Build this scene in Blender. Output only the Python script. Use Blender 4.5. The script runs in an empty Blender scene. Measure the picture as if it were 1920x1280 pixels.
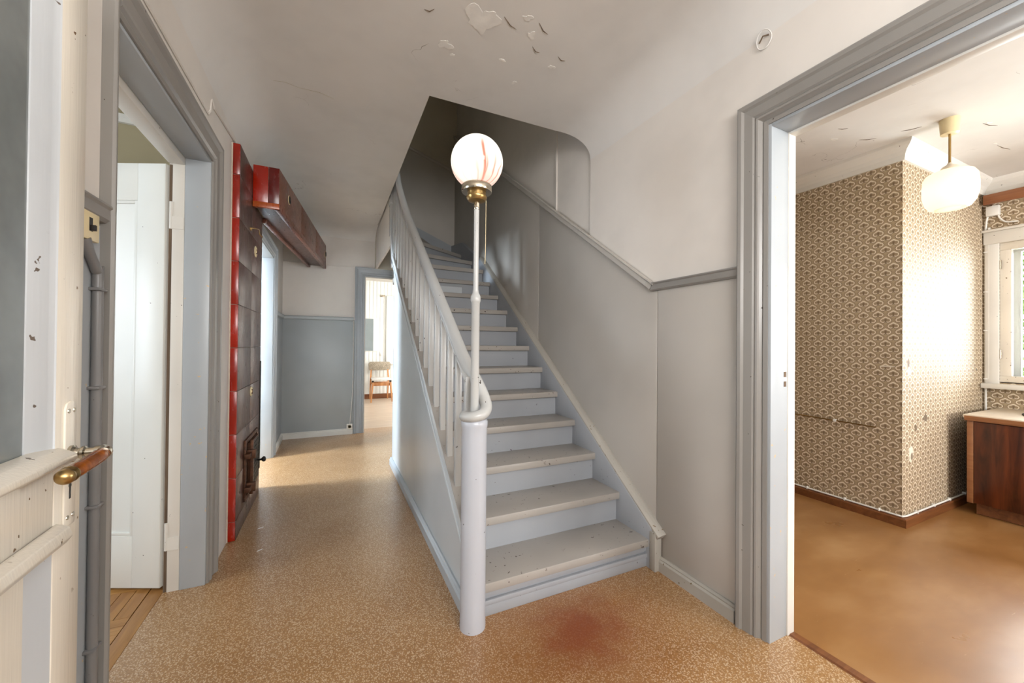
import bpy, bmesh, math, random
from mathutils import Vector, Matrix
random.seed(7)
scene = bpy.context.scene
col = scene.collection

# ------------------------------------------------------------------ camera
F_PX, YAW, PITCH, ROLL, CAM_H = 718.95, .43987, .0071887, .0091031, 1.2
c_, s_ = math.cos(YAW), math.sin(YAW)
rt, fw, up = Vector((c_, -s_, 0)), Vector((s_, c_, 0)), Vector((0, 0, 1))
fw2 = math.cos(PITCH)*fw + math.sin(PITCH)*up
up2 = math.cos(PITCH)*up - math.sin(PITCH)*fw
rt2 = math.cos(ROLL)*rt + math.sin(ROLL)*up2
up3 = math.cos(ROLL)*up2 - math.sin(ROLL)*rt
cam = bpy.data.cameras.new('camera'); cam.sensor_width = 36; cam.lens = F_PX*36/1920
cam.clip_start = .02
camo = bpy.data.objects.new('camera', cam); col.objects.link(camo)
camo.matrix_world = Matrix(((rt2.x, up3.x, -fw2.x, 0), (rt2.y, up3.y, -fw2.y, 0), (rt2.z, up3.z, -fw2.z, CAM_H), (0, 0, 0, 1)))
scene.camera = camo

# ------------------------------------------------------------------ world, daylight, exposure
scene.view_settings.view_transform = 'Standard'; scene.view_settings.look = 'None'
scene.view_settings.gamma = 1; scene.view_settings.use_curve_mapping = False
scene.view_settings.exposure = 0.22
cy = scene.cycles
cy.max_bounces = 4; cy.diffuse_bounces = 3; cy.glossy_bounces = 2; cy.transmission_bounces = 2; cy.transparent_max_bounces = 6; cy.use_light_tree = False
cy.caustics_reflective = False; cy.caustics_refractive = False
w = bpy.data.worlds.new('world'); scene.world = w; w.use_nodes = True
bg = w.node_tree.nodes['Background']; bg.inputs[0].default_value = (.80, .90, 1, 1); bg.inputs[1].default_value = 3.2

def window_light(name, loc, direction, sx, sy, power, color=(1, .97, .93), spread=math.pi):
    l = bpy.data.lights.new(name, 'AREA'); l.shape = 'RECTANGLE'; l.size = sx; l.size_y = sy
    l.energy = power; l.color = color; l.spread = spread
    o = bpy.data.objects.new(name, l); col.objects.link(o); o.location = loc
    o.rotation_euler = Vector(direction).to_track_quat('-Z', 'Y').to_euler()
    return o
DAY = (1, .975, .945); COOL = (.84, .92, 1)
window_light('fill_entrance', (.45, -1.66, 1.93), (0, 1, .06), 1.7, .95, 66, DAY)  # unseen source, added to fill the hall from behind the camera
window_light('fill_vestibule', (-1.25, -.32, 1.3), (1, .25, 0), .8, 1.6, 15, COOL)  # unseen source added in the vestibule to fill the hall
window_light('daylight_kitchen_east', (5.26, .42, 1.5), (-1, 0, -.1), 1.36, 1.05, 80, (.93, .97, 1))
window_light('fill_kitchen_south', (3.4, -1.86, 1.5), (0, 1, 0), 1.6, 1.2, 78, DAY)  # unseen source, added to brighten the kitchen
window_light('daylight_parquet_room', (-3.35, 1.7, 1.5), (1, 0, 0), 1.4, 1.5, 36, COOL)
window_light('daylight_side_room', (-3.05, 4.2, 1.98), (1, 0, -.35), .6, .6, 270, (.74, .87, 1))
window_light('daylight_back_room', (3.35, 7.2, 1.5), (-1, 0, -.1), 1.6, 1.5, 120, DAY)

# ------------------------------------------------------------------ material helpers
def S(r, g, b):
    f = lambda c: (c/255/12.92 if c/255 <= .04045 else ((c/255+.055)/1.055)**2.4)
    return (f(r), f(g), f(b), 1)

class G:
    """small wrapper for building shader graphs"""
    def __init__(s, name):
        s.m = bpy.data.materials.new(name); s.m.use_nodes = True
        s.t = s.m.node_tree; s.b = s.t.nodes['Principled BSDF']
        s._p = None
    def n(s, kind, **kw):
        x = s.t.nodes.new(kind)
        for k, v in kw.items(): setattr(x, k, v)
        return x
    def set(s, sock, v):
        if v is None: return
        if isinstance(v, bpy.types.NodeSocket): s.t.links.new(v, sock)
        else: sock.default_value = v
    def M(s, op, a, b=None, c=None, clamp=False):
        x = s.n('ShaderNodeMath', operation=op); x.use_clamp = clamp
        s.set(x.inputs[0], a); s.set(x.inputs[1], b); s.set(x.inputs[2], c)
        return x.outputs[0]
    def pos(s):
        if s._p is None:
            s._p = s.n('ShaderNodeNewGeometry').outputs['Position']
        return s._p
    def xyz(s):
        x = s.n('ShaderNodeSeparateXYZ'); s.set(x.inputs[0], s.pos()); return x.outputs
    def scaled(s, v):
        x = s.n('ShaderNodeVectorMath', operation='MULTIPLY'); s.set(x.inputs[0], s.pos()); x.inputs[1].default_value = v
        return x.outputs[0]
    def noise(s, scale, detail=3, rough=.5, vec=None, dist=0):
        x = s.n('ShaderNodeTexNoise'); s.set(x.inputs['Vector'], vec if vec is not None else s.pos())
        x.inputs['Scale'].default_value = scale; x.inputs['Detail'].default_value = detail
        x.inputs['Roughness'].default_value = rough; x.inputs['Distortion'].default_value = dist
        return x.outputs['Fac']
    def voro(s, scale, vec=None, feature='F1', rnd=1):
        x = s.n('ShaderNodeTexVoronoi', feature=feature); s.set(x.inputs['Vector'], vec if vec is not None else s.pos())
        x.inputs['Scale'].default_value = scale; x.inputs['Randomness'].default_value = rnd
        return x.outputs
    def ramp(s, fac, *stops):
        x = s.n('ShaderNodeValToRGB'); s.set(x.inputs[0], fac); e = x.color_ramp.elements
        while len(e) < len(stops): e.new(.5)
        for i, (p, cc) in enumerate(stops):
            e[i].position = p; e[i].color = cc if len(cc) == 4 else (*cc, 1)
        return x.outputs[0]
    def step(s, v, lo, hi):
        x = s.n('ShaderNodeMapRange', interpolation_type='SMOOTHSTEP'); s.set(x.inputs[0], v)
        x.inputs[1].default_value = lo; x.inputs[2].default_value = hi
        return x.outputs[0]
    def mix(s, fac, a, b):
        x = s.n('ShaderNodeMix', data_type='RGBA'); s.set(x.inputs[0], fac); s.set(x.inputs[6], a); s.set(x.inputs[7], b)
        return x.outputs[2]
    def bump(s, h, strength=.3, dist=.002):
        x = s.n('ShaderNodeBump'); x.inputs['Strength'].default_value = strength; x.inputs['Distance'].default_value = dist
        s.set(x.inputs['Height'], h); s.set(s.b.inputs['Normal'], x.outputs[0])
    def out(s, color=None, rough=None, metal=None, spec=None):
        s.set(s.b.inputs['Base Color'], color); s.set(s.b.inputs['Roughness'], rough)
        s.set(s.b.inputs['Metallic'], metal); s.set(s.b.inputs['Specular IOR Level'], spec)
        return s.m

def paint(name, c, rough=.4, var=.06, chips=0, chipc=S(60, 48, 38), brush=0, spec=.5, streak=(6, 6, 1)):
    g = G(name)
    d = tuple(x*(1-var*1.6) for x in c[:3])+(1,)
    l = tuple(min(1, x*(1+var)) for x in c[:3])+(1,)
    n0 = g.noise(2.3, 2, .5)
    cc = g.ramp(n0, (.3, d), (.5, c), (.72, l))
    if chips:
        f = g.step(g.noise(46, 2, .55), chips, chips+.015)
        cc = g.mix(g.M('MULTIPLY', f, g.step(n0, .42, .5)), cc, chipc)
    if brush: g.bump(g.noise(12, 2, .6, g.scaled(streak)), brush, .002)
    return g.out(cc, rough, 0, spec)

def plaster(name, c, peel=False, scale=1.0):
    g = G(name)
    d = tuple(x*.9 for x in c[:3])+(1,); l = tuple(min(1, x*1.05) for x in c[:3])+(1,)
    cc = g.ramp(g.noise(1.4, 4, .6), (.3, d), (.5, c), (.7, l))
    h = g.noise(55, 3, .5)
    if peel:      # fine crazing in the old paint
        e = g.voro(3.1*scale, g.n('ShaderNodeVectorMath', operation='ADD').outputs[0], 'DISTANCE_TO_EDGE')
        add = e[0].node.inputs[0].links[0].from_node
        g.set(add.inputs[0], g.pos())
        nz = g.n('ShaderNodeTexNoise'); g.set(nz.inputs['Vector'], g.pos()); nz.inputs['Scale'].default_value = 7
        mm = g.n('ShaderNodeVectorMath', operation='SCALE'); g.set(mm.inputs[0], nz.outputs['Color']); mm.inputs['Scale'].default_value = .3
        g.set(add.inputs[1], mm.outputs[0])
        line = g.M('SUBTRACT', 1, g.step(e[0], .001, .006))
        where = g.step(g.noise(2.2, 3, .6), .60, .66)
        f = g.M('MULTIPLY', line, where)
        cc = g.mix(g.M('MULTIPLY', f, .8), cc, S(120, 108, 95))
    g.bump(h, .08, .003)
    return g.out(cc, .85, 0, .2)

def simple(name, c, rough=.5, metal=0, spec=.5, var=.06, scale=12, bump=0):
    g = G(name)
    d = tuple(x*(1-var*2) for x in c[:3])+(1,); l = tuple(min(1, x*(1+var)) for x in c[:3])+(1,)
    n = g.noise(scale, 4, .6)
    cc = g.ramp(n, (.3, d), (.7, l))
    if bump: g.bump(n, bump, .002)
    return g.out(cc, rough, metal, spec)

def wood(name, dark, light, rough=.45, axis='z', scale=1.0):
    g = G(name)
    st = {'x': (1.2, 14, 14), 'y': (14, 1.2, 14), 'z': (14, 14, 1.2)}[axis]
    n = g.noise(2.2*scale, 6, .62, g.scaled(st), .6)
    big = g.noise(2.0, 2)
    cc = g.ramp(g.M('ADD', g.M('MULTIPLY', n, .75), g.M('MULTIPLY', big, .25)), (.32, dark), (.66, light))
    g.bump(n, .12, .002)
    return g.out(cc, rough)

def lino(name):
    g = G(name)
    nz = g.n('ShaderNodeTexNoise'); g.set(nz.inputs['Vector'], g.pos()); nz.inputs['Scale'].default_value = 55
    sc = g.n('ShaderNodeVectorMath', operation='SCALE'); g.set(sc.inputs[0], nz.outputs['Color']); sc.inputs['Scale'].default_value = .012
    ad = g.n('ShaderNodeVectorMath', operation='ADD'); g.set(ad.inputs[0], g.pos()); g.set(ad.inputs[1], sc.outputs[0])
    v = g.voro(150, ad.outputs[0])
    fl = g.M('SUBTRACT', 1, g.step(v['Distance'], .30, .46))
    base = g.ramp(g.noise(1.3, 2, .6), (.3, S(148, 107, 62)), (.5, S(160, 119, 73)), (.7, S(170, 131, 87)))
    cc = g.mix(g.M('MULTIPLY', g.step(g.noise(130, 2), .45, .7), .55), base, S(116, 76, 38))
    cc = g.mix(g.M('MULTIPLY', fl, .55), cc, S(226, 204, 174))
    x, y, z = g.xyz()
    # reddish patch mixed into the lino colour in front of the first step
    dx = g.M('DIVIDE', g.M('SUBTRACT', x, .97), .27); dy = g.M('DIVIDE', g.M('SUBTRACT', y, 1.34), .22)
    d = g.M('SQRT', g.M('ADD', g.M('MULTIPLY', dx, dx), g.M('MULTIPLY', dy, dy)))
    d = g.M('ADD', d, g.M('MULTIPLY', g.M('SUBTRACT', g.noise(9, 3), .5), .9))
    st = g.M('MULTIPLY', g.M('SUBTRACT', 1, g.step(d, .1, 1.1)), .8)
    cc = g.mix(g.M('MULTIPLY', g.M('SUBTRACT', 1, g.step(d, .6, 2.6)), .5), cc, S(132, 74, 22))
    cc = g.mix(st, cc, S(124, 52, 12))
    g.b.inputs['Coat Weight'].default_value = .45; g.b.inputs['Coat Roughness'].default_value = .22
    r = g.M('ADD', g.M('MULTIPLY', g.noise(3.5, 2), .2), .24)
    return g.out(cc, r, 0, .5)

def painted_floor(name):
    g = G(name)
    n = g.noise(1.3, 4, .6, g.scaled((1, 2.0, 1)), .1)
    cc = g.ramp(n, (.28, S(132, 90, 48)), (.5, S(148, 105, 61)), (.72, S(168, 128, 84)))
    scr = g.step(g.noise(9, 5, .7, g.scaled((1, 7, 1))), .66, .72)
    cc = g.mix(g.M('MULTIPLY', scr, .35), cc, S(205, 170, 130))
    g.bump(g.noise(20, 3, .5, g.scaled((1, 4, 1))), .07, .002)
    r = g.M('ADD', g.M('MULTIPLY', g.noise(4, 4), .25), .2)
    return g.out(cc, r)

def wallpaper(name, axis, marks=()):
    """half-drop paper: cream curled fans with four-pointed stars between, on brown"""
    g = G(name)
    x, y, z = g.xyz(); u = y if axis == 'y' else x
    P = .082
    U = g.M('DIVIDE', u, P); V = g.M('DIVIDE', z, P)
    mul = lambda *a: a[0] if len(a) == 1 else g.M('MULTIPLY', a[0], mul(*a[1:]))
    inv = lambda a: g.M('SUBTRACT', 1, a)
    hyp = lambda a, b: g.M('SQRT', g.M('ADD', g.M('MULTIPLY', a, a), g.M('MULTIPLY', b, b)))
    def cell(off):
        p = g.M('SUBTRACT', g.M('FRACT', g.M('ADD', U, off+50)), .5)
        q = g.M('SUBTRACT', g.M('FRACT', g.M('ADD', V, off+50)), .5)
        ap = g.M('ABSOLUTE', p)
        lobe = hyp(g.M('DIVIDE', g.M('SUBTRACT', ap, .165), .2), g.M('DIVIDE', g.M('ADD', q, .05), .19))
        peak = g.M('ADD', g.M('DIVIDE', g.M('ADD', q, .05), .33), g.M('POWER', g.M('DIVIDE', ap, .385), 1.4))
        peak = g.M('ADD', peak, g.M('MULTIPLY', g.M('LESS_THAN', q, -.05), 9))
        d = g.M('MINIMUM', lobe, peak)
        centre = mul(inv(g.step(ap, .02, .11)), inv(g.step(q, .0, .14)))
        cream = mul(g.step(d, .48, .8), inv(g.step(d, .97, 1.03)), inv(centre))
        ang = g.M('ARCTAN2', p, g.M('ADD', q, .2))
        fan = mul(inv(g.step(d, .4, .9)), g.M('ADD', .7, g.M('MULTIPLY', g.M('SINE', g.M('MULTIPLY', ang, 18)), .3)))
        dark = g.M('MAXIMUM', mul(g.step(lobe, .99, 1.04), inv(g.step(lobe, 1.05, 1.3)), inv(g.step(q, .05, .2))), mul(centre, inv(g.step(d, 1, 1.1)), .9))
        q2 = g.M('SUBTRACT', g.M('FRACT', g.M('ADD', V, off+50.30)), .5)
        t = g.M('ADD', g.M('SQRT', ap), g.M('SQRT', g.M('ABSOLUTE', q2)))
        star = mul(g.step(t, .30, .36), inv(g.step(t, .40, .45)))
        return cream, fan, dark, star
    a = cell(0.0); b = cell(.5)
    cream, fan, dark, st = [g.M('MAXIMUM', i, j) for i, j in zip(a, b)]
    base = g.ramp(g.noise(1.6, 2), (.3, S(160, 139, 110)), (.7, S(172, 151, 122)))
    cc = g.mix(g.M('MULTIPLY', dark, .8), base, S(92, 70, 48))
    cc = g.mix(g.M('MULTIPLY', fan, .45), cc, S(126, 104, 80))
    cc = g.mix(g.M('MULTIPLY', st, .6), cc, S(205, 186, 150))
    cc = g.mix(g.M('MULTIPLY', cream, .95), cc, S(232, 218, 196))
    for (mu, mv, ru, rv, colr, k) in marks:
        du = g.M('DIVIDE', g.M('SUBTRACT', u, mu), ru); dv = g.M('DIVIDE', g.M('SUBTRACT', z, mv), rv)
        d = g.M('SQRT', g.M('ADD', g.M('MULTIPLY', du, du), g.M('MULTIPLY', dv, dv)))
        d = g.M('ADD', d, g.M('MULTIPLY', g.M('SUBTRACT', g.noise(45, 3), .5), 1.1))
        cc = g.mix(g.M('MULTIPLY', g.M('SUBTRACT', 1, g.step(d, .8, 1.0)), k), cc, colr)
    return g.out(cc, .6, 0, .35)

def glaze(name, c, rough=.12):
    g = G(name)
    d = tuple(x*.55 for x in c[:3])+(1,)
    cc = g.ramp(g.noise(3, 4, .6), (.3, d), (.65, c))
    spk = g.step(g.noise(85, 2), .80, .82)
    cc = g.mix(g.M('MULTIPLY', spk, .5), cc, S(190, 160, 140))
    r = g.M('ADD', g.M('MULTIPLY', g.noise(40, 2, .6, g.scaled((1, 1, .35))), .35), rough-.1)
    return g.out(cc, r, 0, .6)

def glass(name):
    g = G(name); t = g.t; t.nodes.remove(g.b)
    tr = g.n('ShaderNodeBsdfTransparent'); gl_ = g.n('ShaderNodeBsdfGlossy'); gl_.inputs['Roughness'].default_value = .02
    fr_ = g.n('ShaderNodeFresnel'); fr_.inputs[0].default_value = 1.35
    mx = g.n('ShaderNodeMixShader'); g.set(mx.inputs[0], fr_.outputs[0]); g.set(mx.inputs[1], tr.outputs[0]); g.set(mx.inputs[2], gl_.outputs[0])
    g.set(t.nodes['Material Output'].inputs[0], mx.outputs[0])
    return g.m

def lamp_glass(name, c1, c2, swirl=False):
    """opal glass: light from the bulb inside shines through it"""
    g = G(name)
    cc = c1
    if swirl:
        x, y, z = g.xyz()
        # rust-red marbling drawn up from the neck on one side of the globe
        an = g.M('ARCTAN2', g.M('SUBTRACT', y, 1.55), g.M('SUBTRACT', x, .556))
        nz = g.noise(6, 3, .6, g.scaled((1, 1, .5)))
        up_ = g.M('SUBTRACT', z, 1.95)
        wv = g.M('ADD', g.M('MULTIPLY', an, 8.0), g.M('ADD', g.M('MULTIPLY', nz, 9), g.M('MULTIPLY', up_, 14)))
        line = g.M('POWER', g.M('ABSOLUTE', g.M('SINE', wv)), 16)
        side = g.step(g.M('ADD', an, g.M('MULTIPLY', nz, .5)), -1.9, -1.2)
        low = g.M('SUBTRACT', 1, g.step(g.M('ADD', z, g.M('MULTIPLY', nz, .08)), 1.95, 2.06))
        f = g.M('MULTIPLY', g.M('MULTIPLY', line, low), g.M('ADD', g.M('MULTIPLY', side, .7), .1))
        main = g.M('ABSOLUTE', g.M('ADD', g.M('ADD', an, 1.62), g.M('MULTIPLY', g.M('SINE', g.M('MULTIPLY', up_, 22)), .09)))
        main = g.M('MULTIPLY', g.M('SUBTRACT', 1, g.step(main, .015, .10)), g.M('SUBTRACT', 1, g.step(z, 2.0, 2.06)))
        f = g.M('MAXIMUM', f, g.M('MULTIPLY', main, .85))
        cc = g.mix(f, c1, c2)
        pink = g.M('MULTIPLY', g.M('SUBTRACT', 1, g.step(z, 1.88, 1.97)), .5)
        cc = g.mix(g.M('MULTIPLY', pink, side), cc, S(238, 172, 160))
    t = g.t; t.nodes.remove(g.b)
    tl = g.n('ShaderNodeBsdfTranslucent'); g.set(tl.inputs['Color'], cc)
    df = g.n('ShaderNodeBsdfDiffuse'); g.set(df.inputs['Color'], cc)
    gs = g.n('ShaderNodeBsdfGlossy'); gs.inputs['Roughness'].default_value = .12
    m1 = g.n('ShaderNodeMixShader'); m1.inputs[0].default_value = .3; g.set(m1.inputs[1], tl.outputs[0]); g.set(m1.inputs[2], df.outputs[0])
    m2 = g.n('ShaderNodeMixShader'); m2.inputs[0].default_value = .04; g.set(m2.inputs[1], m1.outputs[0]); g.set(m2.inputs[2], gs.outputs[0])
    g.set(t.nodes['Material Output'].inputs[0], m2.outputs[0])
    return g.m

def bulb(name, loc, power, color, size=.03):
    l = bpy.data.lights.new(name, 'POINT'); l.energy = power; l.color = color; l.shadow_soft_size = size
    o = bpy.data.objects.new(name, l); col.objects.link(o); o.location = loc

M = {}
M['ceil'] = plaster('ceiling_plaster', S(222, 218, 213), True)
M['plaster'] = plaster('wall_plaster', S(222, 215, 207))
M['white_wall'] = plaster('white_wall', S(232, 231, 228))
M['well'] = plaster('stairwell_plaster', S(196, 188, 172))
M['wains'] = paint('wainscot_grey_paint', S(186, 180, 172), .34, .05)
M['wains_back'] = paint('blue_grey_wainscot_paint', S(168, 173, 174), .4, .05)
M['grey'] = paint('grey_gloss_paint', S(142, 138, 133), .3, .06, .735)
M['bluegrey'] = paint('blue_grey_paint', S(170, 175, 179), .34, .05, .72, S(205, 178, 130))
M['panelblue'] = paint('stair_panel_paint', S(198, 203, 206), .28, .05, streak=(5, 5, .5))
M['stair'] = paint('stair_tread_paint', S(166, 160, 153), .38, .07, .68, S(70, 58, 48), streak=(1, 6, 6))
M['riser'] = paint('stair_riser_paint', S(160, 163, 168), .36, .06, .74)
M['rail'] = paint('balustrade_paint', S(188, 188, 186), .26, .05, .735, S(58, 48, 42))
M['newel'] = paint('newel_paint', S(186, 189, 197), .25, .05, .73, S(64, 50, 42))
M['cream'] = paint('old_cream_door_paint', S(226, 217, 202), .25, .08, .715, S(120, 92, 62), brush=.25, streak=(14, 14, .5))
M['doorgrey'] = paint('door_grey_bevel_paint', S(186, 188, 190), .3, .07, .70, S(96, 84, 74), brush=.15, streak=(10, 10, .6))
M['white_door'] = paint('white_door_paint', S(232, 233, 228), .35, .04, .76)
M['offwhite'] = paint('off_white_trim_paint', S(226, 222, 214), .4, .06, .74)
M['skirt'] = paint('skirting_paint', S(170, 165, 156), .36, .1, .69, S(110, 92, 62), streak=(6, 1, 6))
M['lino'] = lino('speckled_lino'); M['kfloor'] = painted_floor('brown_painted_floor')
M['parquet'] = wood('oak_parquet', S(140, 92, 44), S(196, 148, 86), .35, 'x', .8)
M['parquet2'] = wood('oak_parquet_cross', S(132, 84, 40), S(184, 136, 76), .35, 'y', .8)
M['backfloor'] = wood('pale_lino_floor', S(168, 148, 128), S(200, 182, 162), .3, 'x', .5)
M['paperA'] = wallpaper('fan_wallpaper', 'y', ((1.30, 1.07, .05, .006, S(225, 215, 198), .8),))
M['paperB'] = wallpaper('fan_wallpaper_side', 'x', (
    (3.588, 1.085, .017, .045, S(92, 66, 36), .95), (3.60, 1.04, .03, .035, S(225, 215, 200), .5), (3.85, .70, .035, .03, S(86, 70, 52), .8),
    (3.70, .64, .02, .03, S(96, 78, 56), .8), (3.63, .47, .035, .06, S(236, 226, 206), .85), (3.64, .45, .018, .03, S(104, 82, 54), .8),
    (4.38, 1.66, .035, .014, S(196, 172, 132), .8), (4.79, 1.03, .012, .012, S(88, 84, 82), .9), (3.95, 1.735, .42, .008, S(170, 150, 125), .55), (4.55, 1.04, .008, .02, S(170, 160, 150), .8)))
M['paperW'] = wallpaper('fan_wallpaper_window_wall', 'y')
M['olive'] = plaster('olive_wall', S(176, 164, 134))
M['red'] = glaze('red_stove_tile', S(166, 32, 8), .16); M['brown'] = glaze('brown_stove_tile', S(92, 60, 52), .26)
M['ductbrown'] = glaze('red_brown_duct_tile', S(118, 68, 50), .24); M['darkred'] = glaze('dark_red_tile', S(98, 10, 4), .16); M['orange'] = glaze('orange_tile_edge', S(176, 84, 34), .22)
M['grout'] = simple('grout', S(202, 190, 172), .9)
M['iron'] = simple('rusty_cast_iron', S(96, 62, 42), .55, .5, var=.3, scale=30, bump=.3)
M['dark_iron'] = simple('black_cast_iron', S(48, 46, 44), .5, .6, var=.2, scale=50, bump=.3)
M['chrome'] = simple('worn_nickel', S(196, 186, 168), .22, 1, scale=25)
M['brass'] = simple('aged_brass', S(176, 146, 96), .3, 1, scale=30)
M['horn'] = wood('amber_handle', S(84, 40, 8), S(160, 86, 22), .2, 'x')
M['black'] = simple('black_plastic', S(28, 24, 22), .4)
M['ivory'] = simple('ivory_plastic', S(232, 214, 170), .35, var=.03)
M['whiteplastic'] = simple('white_plastic', S(236, 233, 226), .4, var=.03)
M['pipe'] = paint('painted_conduit', S(122, 120, 119), .35, .1, .70)
M['skirtbrown'] = wood('brown_skirting', S(92, 52, 26), S(132, 82, 46), .4, 'x')
M['rosewood'] = wood('dark_cabinet_veneer', S(30, 12, 6), S(112, 54, 26), .28, 'z', .6)
M['worktop'] = simple('pale_worktop', S(222, 208, 188), .3, var=.04)
M['edgewood'] = wood('worktop_edge', S(124, 78, 46), S(160, 108, 68), .4, 'y')
M['valance'] = wood('valance_wood', S(128, 78, 48), S(160, 106, 70), .4, 'y')
M['glass'] = glass('clear_pane'); 
M['frost'] = simple('grey_ribbed_glass', S(122, 126, 124), .18, 0, .6, .14, 5, .15)
M['globe'] = lamp_glass('marbled_globe_glass', (.96, .95, .92, 1), S(176, 82, 34), True)
M['shade'] = lamp_glass('opal_shade_glass', (.96, .88, .72, 1), None)
M['shadelow'] = lamp_glass('opal_shade_opening', (.98, .95, .86, 1), None)
M['mirror'] = simple('mirror_glass', S(150, 160, 162), .2, .3, var=.05, scale=3)
M['teak'] = wood('chair_teak', S(150, 92, 50), S(206, 150, 98), .4, 'z')
M['fabric'] = simple('flecked_chair_fabric', S(168, 156, 138), .95, 0, .1, .35, 90)
M['fabric_light'] = simple('pale_seat_fabric', S(214, 212, 208), .95, 0, .1, .08, 90)
M['leaf'] = simple('leaf_green', S(176, 206, 120), .6, 0, .3, .3, 3)
M['bark'] = wood('bark', S(76, 60, 46), S(120, 100, 80), .9)
M['grass'] = simple('lawn_green', S(120, 160, 76), .9, 0, .1, .2, 6)
M['steel'] = simple('steel', S(150, 150, 150), .25, 1)
M['curtain'] = simple('white_paint_flake', S(240, 236, 230), .8)

# ------------------------------------------------------------------ geometry helpers
WL = {}
def box(x0, x1, y0, y1, z0, z1):
    v = [(x, y, z) for x in (x0, x1) for y in (y0, y1) for z in (z0, z1)]
    return v, [(0, 1, 3, 2), (4, 6, 7, 5), (0, 4, 5, 1), (2, 3, 7, 6), (0, 2, 6, 4), (1, 5, 7, 3)]
def join(*gs):
    V, Fc = [], []
    for v, f in gs:
        o = len(V); V += list(v); Fc += [tuple(i+o for i in q) for q in f]
    return V, Fc
def prism(poly, axis, a, b):
    """poly: 2-D outline in the two other axes (x,y / x,z / y,z order), extruded along axis"""
    def p3(p, t): return {'x': (t, p[0], p[1]), 'y': (p[0], t, p[1]), 'z': (p[0], p[1], t)}[axis]
    n = len(poly); V = [p3(p, a) for p in poly]+[p3(p, b) for p in poly]
    Fc = [tuple(range(n))[::-1], tuple(range(n, 2*n))]+[(i, (i+1) % n, n+(i+1) % n, n+i) for i in range(n)]
    return V, Fc
def hexa(b4, t4):
    V = list(b4)+list(t4)
    return V, [(3, 2, 1, 0), (4, 5, 6, 7)]+[(i, (i+1) % 4, 4+(i+1) % 4, 4+i) for i in range(4)]
def lathe(prof, cx, cy, cz=0, seg=32):
    V, Fc = [], []
    for r, z in prof:
        for k in range(seg):
            a = 2*math.pi*k/seg; V.append((cx+r*math.cos(a), cy+r*math.sin(a), cz+z))
    for i in range(len(prof)-1):
        for k in range(seg):
            Fc.append((i*seg+k, i*seg+(k+1) % seg, (i+1)*seg+(k+1) % seg, (i+1)*seg+k))
    Fc.append(tuple(range(seg))[::-1]); Fc.append(tuple(range((len(prof)-1)*seg, len(prof)*seg)))
    return V, Fc
def axial(prof, origin, d, seg=24):
    """lathe about an arbitrary direction"""
    v, f = lathe(prof, 0, 0, 0, seg); q = Vector((0, 0, 1)).rotation_difference(Vector(d).normalized()); o = Vector(origin)
    return [tuple(o+q @ Vector(p)) for p in v], f
def smooth_path(pts, n=6):
    P = [Vector(p) for p in pts]; out = []
    for i in range(len(P)-1):
        p0, p1, p2, p3 = P[max(i-1, 0)], P[i], P[i+1], P[min(i+2, len(P)-1)]
        for k in range(n):
            t = k/n
            out.append(.5*((2*p1)+(p2-p0)*t+(2*p0-5*p1+4*p2-p3)*t*t+(3*p1-p0-3*p2+p3)*t**3))
    out.append(P[-1]); return out
def tube(path, r, seg=10, sy=1.0, upv=(0, 0, 1)):
    P = [Vector(p) for p in path]; V, Fc = [], []; u0 = Vector(upv); sd = None
    for i, p in enumerate(P):
        d = (P[min(i+1, len(P)-1)]-P[max(i-1, 0)]).normalized()
        if sd is None:
            sd = d.cross(u0)
            if sd.length < 1e-3: sd = d.cross(Vector((1, 0, 0)))
        sd = (sd-d*sd.dot(d)).normalized(); un = sd.cross(d).normalized()
        rr = r[i] if isinstance(r, (list, tuple)) else r
        for k in range(seg):
            a = 2*math.pi*k/seg; V.append(tuple(p+sd*rr*math.cos(a)+un*rr*sy*math.sin(a)))
    for i in range(len(P)-1):
        for k in range(seg): Fc.append((i*seg+k, i*seg+(k+1) % seg, (i+1)*seg+(k+1) % seg, (i+1)*seg+k))
    Fc.append(tuple(range(seg))[::-1]); Fc.append(tuple(range((len(P)-1)*seg, len(P)*seg)))
    return V, Fc
def slab_grid(fn, nu, nv):
    V = [fn(i/nu, j/nv) for i in range(nu+1) for j in range(nv+1)]
    Fc = [(i*(nv+1)+j, (i+1)*(nv+1)+j, (i+1)*(nv+1)+j+1, i*(nv+1)+j+1) for i in range(nu) for j in range(nv)]
    return V, Fc

def obj(name, geo, mat, parent=None, bevel=0, smooth=None, loc=None, seg=2):
    v, f = geo
    if parent is not None: L = WL[parent]
    elif loc is not None: L = Vector(loc)
    else:
        xs, ys, zs = zip(*v); L = Vector(((min(xs)+max(xs))/2, (min(ys)+max(ys))/2, min(zs)))
    me = bpy.data.meshes.new(name); bm = bmesh.new()
    bv = [bm.verts.new(Vector(p)-L) for p in v]
    for q in f:
        try: bm.faces.new([bv[i] for i in q])
        except ValueError: pass
    bmesh.ops.recalc_face_normals(bm, faces=bm.faces)
    if bevel:
        bmesh.ops.bevel(bm, geom=list(bm.edges), offset=bevel, segments=seg, affect='EDGES', profile=.5, clamp_overlap=True)
    bm.to_mesh(me); bm.free()
    if smooth or bevel:
        me.polygons.foreach_set('use_smooth', [True]*len(me.polygons)); me.set_sharp_from_angle(angle=math.radians(smooth or 40))
    me.materials.append(M[mat] if isinstance(mat, str) else mat)
    o = bpy.data.objects.new(name, me); col.objects.link(o)
    if parent is not None: o.parent = parent
    else: o.location = L
    WL[o] = L
    return o
def tag(o, label, cat=None, group=None, kind=None):
    o['label'] = label
    if cat: o['category'] = cat
    if group: o['group'] = group
    if kind: o['kind'] = kind
    return o
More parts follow.
